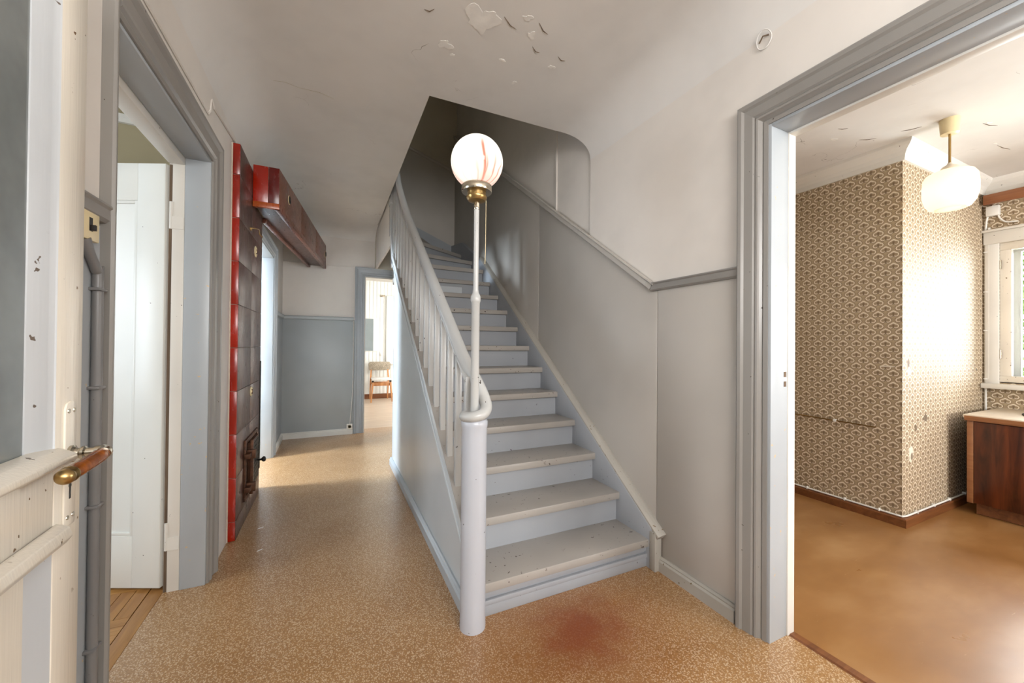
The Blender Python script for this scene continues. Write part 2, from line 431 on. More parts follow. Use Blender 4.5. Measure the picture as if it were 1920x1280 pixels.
def thing(name, label, cat, loc, group=None, kind=None):
    o = bpy.data.objects.new(name, None); col.objects.link(o); o.location = loc; o.empty_display_size = .1; WL[o] = Vector(loc)
    return tag(o, label, cat, group, kind)
def struct(name, geo, mat, label, cat, bevel=0, smooth=None):
    return tag(obj(name, geo, mat, None, bevel, smooth), label, cat, None, 'structure')
def twin(src, parent, offset):
    o = src.copy(); col.objects.link(o); o.parent = parent; o.location = Vector(src.location)+Vector(offset); WL[o] = WL[parent]
    return o
def moulding(prof, p0, p1, outv, protr, m0=0, m1=0):
    """profile points (a: distance along outv, b: protrusion along protr) swept from p0 to p1; m0/m1 mitre factor"""
    p0, p1, ov, pv = Vector(p0), Vector(p1), Vector(outv), Vector(protr); d = (p1-p0).normalized(); n = len(prof)
    V = [tuple(p0+ov*a+pv*b-d*a*m0) for a, b in prof]+[tuple(p1+ov*a+pv*b+d*a*m1) for a, b in prof]
    Fc = [tuple(range(n))[::-1], tuple(range(n, 2*n))]+[(i, (i+1) % n, n+(i+1) % n, n+i) for i in range(n)]
    return V, Fc

# ------------------------------------------------------------------ dimensions
XL, XR = -.555, 1.615          # hall walls
CEIL = 2.70; YB = 5.5
CAS = [(0, 0), (0, .012), (.012, .016), (.02, .012), (.03, .02), (.042, .02), (.05, .014), (.085, .018), (.1, .028), (.112, .03), (.12, .024), (.12, 0)]

# ------------------------------------------------------------------ floors
struct('floor_hall', box(XL-.16, 1.752, -1.7, 5.74, -.08, 0), 'lino', 'tan speckled lino floor of the hall with a reddish patch', 'floor')
struct('floor_kitchen', box(1.756, 5.1, -2.0, 2.7, -.08, -.003), 'kfloor', 'brown painted kitchen floor with scuffs and worn sheen', 'floor')
struct('floor_back_room', box(-1.2, 3.5, 5.744, 9.0, -.08, -.002), 'backfloor', 'pale floor of the back room seen through the end doorway', 'floor')
struct('floor_side_room', box(-3.2, XL-.161, 3.3, 5.6, -.08, -.001), 'backfloor', 'floor of the room behind the stove, hidden from the hall', 'floor')
struct('floor_vestibule', box(-1.5, XL-.161, -1.2, .5, -.08, -.001), 'lino', 'floor of the entrance vestibule behind the cream door', 'floor')
pf = struct('floor_parquet', box(-3.5, XL-.161, .6, 2.9, -.08, -.012), 'skirtbrown', 'oak parquet floor of the room behind the white panelled door', 'floor')
obj('plank', box(-.775, -.7165, .9, 2.9, -.012, 0), 'parquet2', pf, .0012)
SQ = .225; NS = 4
for i in range(4):
    for j in range(-1, 6):
        x1 = -.778-i*SQ; y0 = 1.32+j*SQ
        for k in range(NS):
            a, b = k*SQ/NS, (k+1)*SQ/NS-.0015
            g = box(x1-SQ+.0015, x1, y0+a, y0+b, -.012, 0) if (i+j) % 2 else box(x1-SQ+a+.0015, x1-SQ+b, y0, y0+SQ-.0015, -.012, 0)
            obj('plank', g, 'parquet' if (i+j) % 2 else 'parquet2', pf)
struct('trim_threshold', prism([(1.735, 0), (1.775, 0), (1.77, .006), (1.74, .006)], 'y', -.15, .968), 'skirtbrown', 'thin dark strip between the lino and the kitchen floor', 'threshold')

# ------------------------------------------------------------------ ceilings
def cove_pts(x0, z0, x1, z1, n=10):
    """quarter-round from the wall (x0,z0) to the ceiling (x1,z1)"""
    return [(x0+(x1-x0)*(1-math.cos(t*math.pi/2/n)), z0+(z1-z0)*math.sin(t*math.pi/2/n)) for t in range(n+1)]
lc = cove_pts(XL, 2.47, -.33, CEIL); rc = cove_pts(XR, 2.486, 1.397, CEIL)
edge_y = lambda x: 2.31 - .012*(max(x, .52)-.52) - .12*max(0, (x-1.397)/(XR-1.397))**1.6
cg = []
top = CEIL+.2
# left strip with cove over the corridor and the part in front of the stairwell
sec = lc + [(-.1, CEIL), (.2, CEIL), (.52, CEIL)]
n = len(sec)
V = []; Fc = []
ys = [-1.7, 0, 1.2, 2.31, 3.6, 4.9, 5.2, 5.36, 5.45, 5.5]
dz = [0, 0, 0, 0, 0, 0, -.01, -.035, -.075, -.13]
for y, d in zip(ys, dz):
    for x, z in sec: V.append((x, y, min(z, z if z < CEIL-.14 else z+d)))
for j in range(len(ys)-1):
    for i in range(n-1): Fc.append((j*n+i, j*n+i+1, (j+1)*n+i+1, (j+1)*n+i))
left_strip = (V, Fc)
sec2 = [(.52, CEIL), (.9, CEIL), (1.2, CEIL)] + rc[::-1]
V = []; Fc = []; n2 = len(sec2)
for t in (0, .35, .7, 1):
    for x, z in sec2:
        y1 = edge_y(x); V.append((x, -1.7+(y1+1.7)*t, z))
for j in range(3):
    for i in range(n2-1): Fc.append((j*n2+i, j*n2+i+1, (j+1)*n2+i+1, (j+1)*n2+i))
right_strip = (V, Fc)
# slab thickness above (edges of the stairwell opening)
lip = box(.50, .521, 2.31, 5.5, CEIL+.003, top)
lip2 = prism([(.5, 2.31), (1.397, edge_y(1.397)), (1.66, 2.178), (1.66, 2.15), (1.397, 2.27), (.5, 2.28)], 'z', CEIL+.003, top)
lip3 = join(box(XL-.16, .51, -1.7, 5.5, CEIL+.17, top), box(.5, 1.8, -1.7, 2.15, CEIL+.17, top))
ceil = struct('ceiling_hall', join(left_strip, right_strip, lip, lip2, lip3), 'ceil', 'off-white coved plaster ceiling of the hall with peeling paint', 'ceiling', 0, 35)
# flaking patches of paint on the ceiling
def patch(cx, cy, z, r, seed, n=36, flat=1.0, t=.0015):
    rnd = random.Random(seed); ph = [rnd.random()*6.28 for _ in range(5)]; pts = []
    for k in range(n):
        a = 2*math.pi*k/n
        rr = r*(.8+.22*math.sin(2*a+ph[0])+.18*math.sin(3*a+ph[1])+.1*math.sin(5*a+ph[2])+.07*math.sin(9*a+ph[3])+.05*(rnd.random()-.5))
        pts.append((cx+rr*math.cos(a), cy+rr*flat*math.sin(a)))
    return prism(pts, 'z', z-t, z+.002)
for i, (cx, cy, r, fl) in enumerate(((.613, 1.66, .075, 1.3), (.50, 1.88, .036, 1), (.80, 1.56, .028, .6), (.86, 1.64, .026, .8), (.55, 1.93, .012, 1), (.80, 1.85, .018, .6), (1.06, 1.78, .022, .6), (.93, 1.98, .014, 1.2))):
    obj('paint_flake', patch(cx, cy, CEIL, r, i+3, flat=fl), 'curtain', ceil)
for pl_ in ([(-.32, 2.57), (-.26, 2.555), (-.19, 2.575), (-.08, 2.57), (.0, 2.60)],):
    obj('crack', tube([(x, y, CEIL-.0005) for x, y in pl_], [.0004, .0008, .0005, .0009, .0003], 6), 'olive', ceil)
for i, (p, q) in enumerate((((.70, 1.60), (.78, 1.64)), ((.86, 1.56), (.93, 1.60)), ((.40, 1.70), (.36, 1.72)), ((.90, 1.70), (.95, 1.72)), ((1.05, 1.70), (1.10, 1.71)))):
    a, b = Vector((*p, CEIL-.001)), Vector((*q, CEIL-.001)); m = (a+b)/2+Vector((.004, .012, 0))
    obj('crack', tube([a, m, b], [.0006, .0022, .0006], 6), 'bark', ceil)
ck = struct('ceiling_kitchen', box(1.77, 5.1, -2.0, 2.7, 2.59, 2.7), 'ceil', 'white kitchen ceiling with flaking paint', 'ceiling')
for i, (cx, cy, r, fl) in enumerate(((3.03, 1.40, .022, .7), (4.05, .95, .02, .4), (3.65, .88, .02, .5))):
    obj('paint_flake', patch(cx, cy, 2.59, r, i+40, flat=fl), 'curtain', ck)
for p, q in (((4.10, .955), (4.26, .935)), ((3.18, 1.33), (3.26, 1.27)), ((2.9, 1.32), (2.95, 1.29)), ((3.62, .90), (3.74, .87)), ((3.29, 1.16), (3.34, 1.08))):
    a, b = Vector((*p, 2.589)), Vector((*q, 2.589)); m = (a+b)/2+Vector((.006, .006, 0))
    obj('crack', tube([a, m, b], [.0006, .0024, .0006], 6), 'bark', ck)
struct('ceiling_back_room', box(-1.2, 3.5, 5.75, 9.0, 2.62, 2.7), 'white_wall', 'white ceiling of the back room', 'ceiling')
struct('ceiling_side_rooms', join(box(-3.5, XL-.16, .5, 3.0, 2.75, 2.85), box(-3.2, XL-.16, 3.1, 5.6, 2.6, 2.7), box(-1.5, XL-.16, -1.3, .5, 2.5, 2.6)), 'white_wall', 'white ceilings of the rooms off the corridor', 'ceiling')
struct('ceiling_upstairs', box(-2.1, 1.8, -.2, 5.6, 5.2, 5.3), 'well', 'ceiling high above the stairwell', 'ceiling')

# ------------------------------------------------------------------ walls of the hall
def wall_x(x0, x1, y0, y1, z0, z1, holes):
    """wall along y with door holes (ya, yb, za, zb)"""
    out = []; cur = y0
    for ya, yb, za, zb in sorted(holes):
        if ya > cur: out.append(box(x0, x1, cur, ya, z0, z1))
        if zb < z1: out.append(box(x0, x1, ya, yb, zb, z1))
        if za > z0: out.append(box(x0, x1, ya, yb, z0, za))
        cur = yb
    if cur < y1: out.append(box(x0, x1, cur, y1, z0, z1))
    return join(*out)
D0, D1, D2 = (-.75, .12, 0, 2.08), (1.42, 2.37, 0, 2.10), (3.74, 4.66, 0, 2.08)
struct('wall_left', wall_x(XL-.16, XL, -1.7, 5.75, 0, CEIL+.1, [D0, D1, D2]), 'plaster', 'off-white plaster wall of the corridor with doorways and stove', 'wall')
KD = (-.2, .972, 0, 2.11)
wr = struct('wall_right', join(wall_x(XR, XR+.155, -1.7, 1.5, 0, CEIL+.1, [KD]), box(XR, XR+.155, 1.5, 2.178, 0, 2.5), box(XR+.015, XR+.155, 2.178, 2.64, 0, CEIL+.4), box(XR+.02, XR+.155, 1.5, 5.6, 0, 5.25),
            box(XR+.004, XR+.03, 2.632, 2.65, 2.2, 4.4)), 'plaster', 'off-white plaster wall beside the stairs with grey panelling below', 'wall')
# grey panels of the wainscot, rising with the stairs
MS = .70
mz = lambda y: 1.505 + MS*max(0, y-1.585)
def panel(y0, y1): 
    return prism([(y0, .0), (y1, .0), (y1, mz(y1)), (max(y0, min(1.585, y1)), mz(max(y0, min(1.585, y1)))), (y0, mz(y0))], 'x', XR-.006, XR+.02)
for y0, y1 in ((1.0, 1.553), (1.5575, 2.888), (2.8925, 4.158), (4.1625, 5.449)):
    obj('panel', panel(y0, y1), 'wains', wr, .0015)
obj('panel', box(XR-.006, XR+.01, -1.7, -.33, 0, 1.5), 'wains', wr)
# dado moulding
DADO = [(-.022, 0), (-.022, .012), (-.014, .02), (.012, .02), (.018, .026), (.024, .024), (.024, 0)]
sl = Vector((0, 1, MS)).normalized(); nrm = Vector((0, -MS, 1)).normalized()
k = math.tan(math.atan(MS)/2)
struct('trim_dado_right', moulding(DADO, (XR-.006, 1.075, 1.522), (XR-.006, 1.587, 1.522), (0, 0, 1), (-1, 0, 0), 0, -k), 'grey', 'grey dado rail between the stairs and the kitchen door', 'trim')
e1 = Vector((XR-.006, 1.587, 1.522)); e2 = e1+sl*((5.45-1.587)/sl.y)
struct('trim_stair_dado', moulding(DADO, e1, e2, nrm, (-1, 0, 0), k, 0), 'wains', 'slanting grey rail along the stair wall', 'trim')
BASE = [(0, 0), (0, .022), (.052, .022), (.06, .014), (.066, .016), (.074, .008), (.074, 0)]
struct('trim_base_right', moulding(BASE, (XR-.006, 1.095, 0), (XR-.006, 1.54, 0), (0, 0, 1), (-1, 0, 0)), 'skirt', 'grey moulded skirting between the stairs and the kitchen door', 'skirting')
# scar of an old fitting high on the wall
pr_ = thing('plaster_ring', 'oval plaster scar of a removed fitting above the kitchen door', 'wall scar', (XR-.012, .99, 2.44))
cpt = Vector((XR-.004, .99, 2.47))
obj('rim', tube([cpt+Vector((-.002-.012*max(0, math.sin(a)), .03*math.cos(a), .036*math.sin(a))) for a in [2*math.pi*i/24 for i in range(25)]], .0022, 6), 'ceil', pr_, 0, 60)
obj('hook', tube([cpt+Vector((-.002, .02, .0)), cpt+Vector((-.012, 0, .012)), cpt+Vector((-.004, -.02, .008))], .003, 6), 'bark', pr_, 0, 60)

# back wall of the corridor with a doorway on its far side
BD = (.395, 1.22, 0, 2.09)
def wall_y(y0, y1, x0, x1, z0, z1, holes):
    v, f = wall_x(y0, y1, x0, x1, z0, z1, holes)
    return [(b, a, c) for a, b, c in v], f
wb = struct('wall_back', join(wall_y(YB, YB+.25, XL-.16, XR+.16, 0, 2.9, [BD])), 'plaster', 'end wall of the corridor with blue-grey dado and doorway', 'wall')
obj('panel', box(XL+.0, .268, YB-.008, YB+.01, .0, 1.50), 'wains_back', wb, .001)
obj('ledge', box(XL, 1.3, YB-.010, YB+.01, 2.198, 2.206), 'plaster', wb)
obj('panel', box(.27, .395, YB-.001, YB+.01, 0, 1.5), 'wains_back', wb)
struct('trim_dado_back', moulding(DADO, (XL+.01, YB-.008, 1.512), (.262, YB-.008, 1.512), (0, 0, 1), (0, -1, 0)), 'wains_back', 'blue-grey dado rail on the corridor end wall', 'trim')
struct('trim_base_back', moulding(BASE, (XL, YB-.008, 0), (.265, YB-.008, 0), (0, 0, 1), (0, -1, 0)), 'offwhite', 'pale skirting along the corridor end wall', 'skirting')
struct('trim_dado_left', moulding(DADO, (XL+.002, 4.78, 1.512), (XL+.002, 5.48, 1.512), (0, 0, 1), (1, 0, 0)), 'wains_back', 'short dado rail beside the side room door', 'trim')
struct('trim_base_left', moulding(BASE, (XL+.002, 4.78, 0), (XL+.002, 5.48, 0), (0, 0, 1), (1, 0, 0)), 'offwhite', 'short pale skirting beside the side room door', 'skirting')
obj('panel', box(XL-.01, XL+.004, 4.77, 5.5, 0, 1.5), M['bluegrey'], bpy.data.objects['wall_left'])
obj('panel', box(XL-.01, XL+.003, 1.1, 1.37, 0, 1.5), M['bluegrey'], bpy.data.objects['wall_left'])
struct('trim_dado_entrance', moulding(DADO, (XL+.002, .6, 1.53), (XL+.002, 1.368, 1.53), (0, 0, 1), (1, 0, 0)), 'grey', 'short grey rail above the light switch', 'trim')

# entrance end of the hall, behind the camera
we = struct('wall_entrance', wall_y(-1.85, -1.7, XL-.16, XR+.16, 0, CEIL+.1, [(-.35, 1.25, 1.4, 2.45)]), 'plaster', 'entrance wall of the hall behind the viewer', 'wall')
wn = thing('fill_window_1', 'wide unseen window added behind the viewer for fill light', 'window', (.45, -1.78, 1.4), None, 'structure')  # window added out of view to go with the hall fill light
obj('frame', join(box(-.35, 1.25, -1.8, -1.75, 1.4, 1.46), box(-.35, 1.25, -1.8, -1.75, 2.39, 2.45), box(-.35, -.29, -1.8, -1.75, 1.46, 2.39), box(1.19, 1.25, -1.8, -1.75, 1.46, 2.39), box(.42, .48, -1.8, -1.75, 1.46, 2.39)), 'offwhite', wn, .004)  # frame of the added fill window
for xa, xb in ((-.29, .42), (.48, 1.19)): obj('pane', box(xa, xb, -1.778, -1.774, 1.46, 2.39), 'glass', wn)  # panes of the added fill window

# stairwell shell above
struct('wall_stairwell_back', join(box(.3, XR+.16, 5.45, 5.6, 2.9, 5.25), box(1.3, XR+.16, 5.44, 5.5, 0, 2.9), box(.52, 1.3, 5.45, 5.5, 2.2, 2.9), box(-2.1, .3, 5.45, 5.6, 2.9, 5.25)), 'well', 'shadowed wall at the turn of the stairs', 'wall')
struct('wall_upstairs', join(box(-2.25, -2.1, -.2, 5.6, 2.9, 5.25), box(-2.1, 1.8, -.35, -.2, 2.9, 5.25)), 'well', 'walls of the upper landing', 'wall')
struct('floor_upstairs', join(box(-2.1, .5, -.2, 5.45, 2.9, 2.91), box(.5, 1.63, -.2, 2.15, 2.9, 2.91)), 'lino', 'floor of the upper landing', 'floor')
# grey boarded dado at the turn of the stairs
dk = struct('trim_stairwell_dado', moulding(DADO, (XR, 5.44, 3.70), (.55, 5.44, 4.05), (0, 0, 1), (0, -1, 0)), 'wains', 'slanting rail on the wall at the turn of the stairs', 'trim')
ws = bpy.data.objects['wall_stairwell_back']
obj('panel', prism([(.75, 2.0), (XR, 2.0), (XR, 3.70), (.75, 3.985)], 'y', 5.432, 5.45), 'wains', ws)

# ------------------------------------------------------------------ door casings
def casing_x(prefix, x, sgn, ya, yb, zt, mat, label, prof=CAS, cut=None):
    t = thing(prefix, label, 'door casing', (x, (ya+yb)/2, 0), None, 'structure')
    pv = (sgn, 0, 0)
    obj('upright', moulding(prof, (x, yb, 0), (x, yb, zt), (0, 1, 0), pv, 0, 1), mat, t)
    if cut:
        obj('upright', moulding([(a*cut/.12, b) for a, b in prof], (x, ya, 0), (x, ya, zt+.12), (0, -1, 0), pv), mat, t)
        obj('head', moulding(prof, (x, ya, zt), (x, yb, zt), (0, 0, 1), pv, 0, 1), mat, t)
    else:
        obj('upright', moulding(prof, (x, ya, 0), (x, ya, zt), (0, -1, 0), pv, 0, 1), mat, t)
        obj('head', moulding(prof, (x, ya, zt), (x, yb, zt), (0, 0, 1), pv, 1, 1), mat, t)
    return t
def lining_x(t, x0, x1, ya, yb, zt, mat, th=.012):
    obj('jamb', box(x0, x1, yb-th, yb+.004, 0, zt), mat, t, .0015)
    obj('jamb', box(x0, x1, ya-.004, ya+th, 0, zt), mat, t, .0015)
    obj('head_lining', box(x0, x1, ya+th, yb-th, zt-th, zt+.004), mat, t, .0015)
c1 = casing_x('trim_1', XL, 1, 1.42, 2.37, 2.10, 'grey', 'grey moulded casing of the doorway to the parquet room', CAS, .052)
lining_x(c1, XL-.097, XL+.004, 1.42, 2.37, 2.10, 'bluegrey')
obj('door_frame', join(box(XL-.145, XL-.098, 2.36, 2.372, 0, 2.1), box(XL-.162, XL-.098, 1.42, 1.46, 0, 2.1), box(XL-.162, XL-.098, 1.46, 2.36, 2.055, 2.1)), 'offwhite', c1, .002)
obj('gap_shade', box(XL-.1585, XL-.1455, 2.3675, 2.3705, 0, 2.05), 'bark', c1)  # dark strip painted in for the shade of the gap beside the leaf
c2 = casing_x('trim_2', XL, 1, 3.74, 4.66, 2.08, 'bluegrey', 'pale blue casing of the side room doorway beyond the stove')
lining_x(c2, XL-.16, XL+.004, 3.74, 4.66, 2.08, 'bluegrey')
KC = [(0, 0), (0, .008), (.018, .010), (.022, .004), (.032, .018), (.036, .026), (.044, .028), (.050, .022), (.058, .03), (.095, .034), (.104, .044), (.118, .046), (.125, .04), (.125, 0)]
c3 = casing_x('trim_3', XR, -1, -.2, .972, 2.11, 'grey', 'heavy grey moulded casing of the kitchen doorway', [(a*.92, b*.8) for a, b in KC])
lining_x(c3, XR-.002, XR+.11, -.2, .972, 2.11, 'bluegrey', .012)
obj('stop', box(XR+.11, XR+.156, .955, .985, 0, 2.11), 'offwhite', c3, .003)
obj('stop', box(XR+.11, XR+.156, -.2, .956, 2.09, 2.12), 'offwhite', c3, .003)
for z in (1.045, 1.085): obj('strike_slot', box(XR+.085, XR+.1, .9585, .9605, z-.011, z+.011), 'bark', c3)
c0 = casing_x('trim_4', XL, 1, -.75, .12, 2.08, 'grey', 'casing of the vestibule doorway behind the cream door')
lining_x(c0, XL-.16, XL+.004, -.75, .12, 2.08, 'bluegrey')
# end doorway (along x)
t5 = thing('trim_5', 'blue-grey casing of the doorway at the end of the corridor', 'door casing', (.8, YB, 0), None, 'structure')
obj('upright', moulding(CAS, (BD[0], YB, 0), (BD[0], YB, 2.09), (-1, 0, 0), (0, -1, 0), 0, 1), 'bluegrey', t5)
obj('upright', moulding(CAS, (BD[1], YB, 0), (BD[1], YB, 2.09), (1, 0, 0), (0, -1, 0), 0, 1), 'bluegrey', t5)
obj('head', moulding(CAS, (BD[0], YB, 2.09), (BD[1], YB, 2.09), (0, 0, 1), (0, -1, 0), 1, 1), 'bluegrey', t5)
obj('jamb', box(BD[0]-.004, BD[0]+.012, YB-.002, YB+.25, 0, 2.09), 'offwhite', t5)
obj('jamb', box(BD[1]-.012, BD[1]+.004, YB-.002, YB+.25, 0, 2.09), 'offwhite', t5)
obj('head_lining', box(BD[0], BD[1], YB-.002, YB+.25, 2.078, 2.094), 'offwhite', t5)

# ------------------------------------------------------------------ open cream door with glass beside the viewer
def rot_geo(g, origin, ang):
    v, f = g; o = Vector(origin); R = Matrix.Rotation(ang, 3, 'Z')
    return [tuple(o+R @ Vector(p)) for p in v], f
LO = (-.44, 1.035, 0); LA = math.radians(2.36)   # local y runs along the leaf (0 at the free edge, negative to hinge), x out of the face
d1 = thing('door_1', 'cream painted glazed door standing open in the foreground', 'door', (-.42, .6, 0), None, 'structure')
def dl(name, g, mat, parent=None, bevel=.002): return obj(name, rot_geo(g, LO, LA), mat, parent or d1, bevel, 40)
LW = .9
dl('stile', box(-.04, 0, -.085, 0, .01, 2.06), 'cream')
dl('stile', box(-.04, 0, -LW, -LW+.1, .01, 2.06), 'cream')
dl('top_rail', box(-.04, 0, -LW+.1, -.085, 1.95, 2.06), 'cream')
dl('middle_rail', box(-.039, -.001, -LW+.1, -.085, .845, .985), 'cream')
dl('bottom_rail', box(-.04, 0, -LW+.1, -.085, .01, .16), 'cream')
dl('glass_pane', box(-.024, -.018, -LW+.13, -.125, 1.0, 1.94), 'frost', None, 0)
for a, b in ((-.132, -.085), (-LW+.1, -LW+.145)):
    dl('glazing_bead', prism([(-.04, a), (0, a if a < -.5 else b), (-.001, b if a > -.5 else a), (-.006, (a+b)/2+(.012 if a > -.5 else -.012)), (-.016, a if a > -.5 else b)], 'z', .985, 1.95), 'doorgrey')
dl('weather_sill', prism([(-.01, .975), (.012, .978), (.026, .988), (.024, .998), (.004, 1.008), (-.016, 1.014)], 'y', -LW+.1, -.075), 'cream')
sil = prism([(0, .835), (.014, .84), (.022, .852), (.018, .868), (.006, .874), (0, .876)], 'y', -LW+.1, -.078)
dl('panel_moulding', sil, 'cream')
dl('panel', box(-.03, -.016, -LW+.1, -.1, .16, .845), 'cream', None, 0)
dl('panel_bevel', prism([(-.016, -.128), (-.002, -.085), (-.016, -.085)], 'z', .16, .84), 'doorgrey', None, 0)
pl = dl('handle_plate', prism([(-.060, .858), (-.026, .858), (-.024, .862), (-.024, 1.075), (-.030, 1.084), (-.043, 1.088), (-.056, 1.084), (-.062, 1.075), (-.062, .862)], 'x', 0, .0035), 'cream', None, .001)
for (yy, zz) in ((-.052, 1.07), (-.034, 1.07), (-.052, .875), (-.034, .875)): obj('screw', rot_geo(axial([(.0045, 0), (.004, .0015)], (.003, yy, zz), (1, 0, 0), 12), LO, LA), 'chrome', pl)
obj('keyhole', rot_geo(join(box(.0034, .0042, -.0475, -.0425, .908, .93), axial([(.0042, 0), (.0042, .0008)], (.0034, -.045, .932), (1, 0, 0), 12)), LO, LA), 'black', pl)
hd = dl('handle', axial([(.0155, 0), (.0155, .005), (.011, .007), (.0095, .009), (.0095, .014), (.0125, .016), (.0125, .02), (.0088, .022), (.0092, .034), (.0112, .042)], (.003, -.045, .99), (1, 0, 0), 24), 'chrome', None, 0)
obj('elbow', rot_geo(tube(smooth_path([(.038, -.045, .99), (.047, -.046, .991), (.052, -.052, .990), (.053, -.062, .989)], 5), .0112, 14), LO, LA), 'chrome', hd, 0, 60)
obj('grip', rot_geo(tube(smooth_path([(.0525, -.058, .989), (.052, -.09, .986), (.05, -.13, .983), (.048, -.160, .981)], 5), [.0105]*3+[.0125]*10+[.0115]*3, 16), LO, LA), 'horn', hd, 0, 60)
obj('end_cap', rot_geo(axial([(.0128, 0), (.0135, .004), (.011, .008), (.0128, .012), (.0128, .016), (.0095, .022), (.004, .025)], (.048, -.158, .9812), (-.04, -1, -.07), 20), LO, LA), 'brass', hd, 0, 60)
for z in (.3, 1.75): obj('hinge', rot_geo(axial([(.009, 0), (.009, .1)], (-.0, -LW-.008, z), (0, 0, 1), 12), LO, LA), 'chrome', d1, 0, 60)

# light switch and painted conduit on the wall strip
sw = thing('light_switch', 'ivory toggle light switch beside the cream door', 'light switch', (XL+.003, 1.295, 1.45))
obj('plate', box(XL+.004, XL+.020, 1.24, 1.325, 1.445, 1.515), 'ivory', sw, .003)
obj('slot', box(XL+.0196, XL+.0206, 1.278, 1.292, 1.467, 1.5), 'black', sw)
obj('toggle', box(XL+.018, XL+.03, 1.281, 1.289, 1.468, 1.482), 'black', sw, .001)
cd = thing('conduit_pipe', 'grey painted conduit running down from the light switch', 'pipe', (XL+.015, 1.34, 0))
obj('pipe', tube(smooth_path([(XL+.014, 1.275, 1.447), (XL+.014, 1.29, 1.42), (XL+.014, 1.328, 1.375), (XL+.014, 1.335, 1.34), (XL+.014, 1.335, .8), (XL+.014, 1.335, 0)], 5), .011, 12), 'pipe', cd, 0, 60)
for z in (1.33, 1.08, .78, .42):
    obj('clip', box(XL, XL+.0265, 1.318, 1.352, z-.004, z+.004), 'pipe', cd, .002)

# ------------------------------------------------------------------ white panelled door opened into the parquet room
HX, HY = -.722, 2.430
d2 = thing('door_2', 'white panelled door standing open into the parquet room', 'door', (HX, HY, 0), None, 'structure')
dv = Vector((-.215, .098, 0)).normalized(); ang2 = math.atan2(dv.y, dv.x)
def d2l(name, g, mat, parent=None, bevel=.002): return obj(name, rot_geo(g, (HX, HY, 0), ang2), mat, parent or d2, bevel, 40)
DW = .88
# local x along the leaf, local +y faces the viewer's side (rotated)
for a, b in ((.0, .13), (DW-.12, DW)): d2l('stile', box(a, b, -.0, .04, .012, 2.06), 'white_door')
d2l('hinge_edge', box(-.002, .0, .001, .039, .012, 2.06), 'offwhite', None, 0)
for a, b in ((.012, .26), (1.88, 2.06)): d2l('rail', box(.13, DW-.12, .0, .04, a, b), 'white_door')
for a, b in ((.26, 1.88),):
    d2l('panel', box(.13, DW-.12, .014, .03, a, b), 'white_door', None, 0)
    d2l('panel_moulding', join(box(.13, .145, .03, .038, a, b), box(.145, DW-.13, .03, .038, a, a+.015), box(.145, DW-.13, .03, .038, b-.015, b), box(DW-.135, DW-.12, .03, .038, a, b)), 'white_door', None, .002)
for z in (.2, 1.74):
    hg = obj('hinge', axial([(.008, 0), (.008, .13)], (-.7035, 2.3640, z), (0, 0, 1), 12), 'offwhite', d2, 0, 60)
    obj('leaf_plate', box(-.70, -.655, 2.3565, 2.3595, z+.0, z+.06), 'offwhite', hg)

# parquet room shell
struct('wall_parquet_room', join(box(-3.6, -3.45, .4, 3.0, 0, .8), box(-3.6, -3.45, .4, 3.0, 2.3, 2.8), box(-3.6, -3.45, .4, 1.0, .8, 2.3), box(-3.6, -3.45, 2.4, 3.0, .8, 2.3), box(-3.5, XL-.16, 2.95, 3.1, 0, 2.8), box(-3.5, XL-.16, .45, .6, 0, 2.8)), 'olive', 'olive walls of the parquet room', 'wall')
struct('trim_parquet_room', moulding([(0, 0), (0, .02), (.02, .03), (.045, .03), (.045, 0)], (-3.4, 2.95, 2.45), (XL-.17, 2.95, 2.45), (0, 0, 1), (0, -1, 0)), 'offwhite', 'white picture rail high on the olive wall', 'trim')
struct('wall_side_room', join(box(-3.3, -3.15, 3.1, 5.7, 0, .7), box(-3.3, -3.15, 3.1, 5.7, 2.3, 2.7), box(-3.3, -3.15, 3.1, 3.5, .7, 2.3), box(-3.3, -3.15, 4.9, 5.7, .7, 2.3), box(-3.2, XL-.16, 3.1, 3.25, 0, 2.7), box(-3.2, XL-.16, 5.55, 5.7, 0, 2.7)), 'white_wall', 'white walls of the side room beyond the stove', 'wall')
struct('wall_vestibule', join(box(-1.6, -1.45, -1.3, .6, 0, .4), box(-1.6, -1.45, -1.3, .6, 2.1, 2.6), box(-1.6, -1.45, -1.3, -.75, .4, 2.1), box(-1.6, -1.45, .1, .6, .4, 2.1), box(-1.5, XL-.16, -1.3, -1.2, 0, 2.6), box(-1.5, XL-.16, .45, .6, 0, 2.6)), 'white_wall', 'walls of the entrance vestibule', 'wall')

# ------------------------------------------------------------------ tiled stove
SX, SY0, SY1, SZ = -.512, 2.80, 3.63, 2.40
st = thing('tiled_stove', 'tall stove clad in glossy red and brown tiles set into the corridor wall', 'stove', (SX-.03, 3.2, 0))
obj('body', box(XL-.02, SX-.008, SY0+.008, SY1, 0, SZ-.005), 'grout', st)
zs = [0]+[.115+.262*i for i in range(9)]+[SZ]
for a, b in zip(zs, zs[1:]):
    if b-a < .05: continue
    obj('tile', box(XL-.004, SX-.001, SY0, SY0+.01, a+.0012, b-.0012), 'red', st, .003)
    for ya, yb in ((SY0+.012, 3.215), (3.217, SY1)):
        obj('tile', box(SX-.010, SX, ya, yb-.0015, a+.0012, b-.0012), 'brown', st, .0015)
obj('edge_joint', box(XL-.003, XL+.006, SY0-.004, SY0+.004, 0, SZ), 'grout', st)
def vent(parent, y, z, r=.034):
    v = obj('soot_cap', axial([(r, 0), (r, .005), (r*.8, .007), (r*.75, .004), (.3*r, .004), (.25*r, .009)], (SX, y, z), (1, 0, 0), 24), 'ivory', parent, 0, 40)
    obj('knob', box(SX+.004, SX+.012, y-.004, y+.004, z-.016, z+.016), 'iron', v, .002)
vent(st, 3.24, .85); vent(st, 3.34, 1.86, .04)
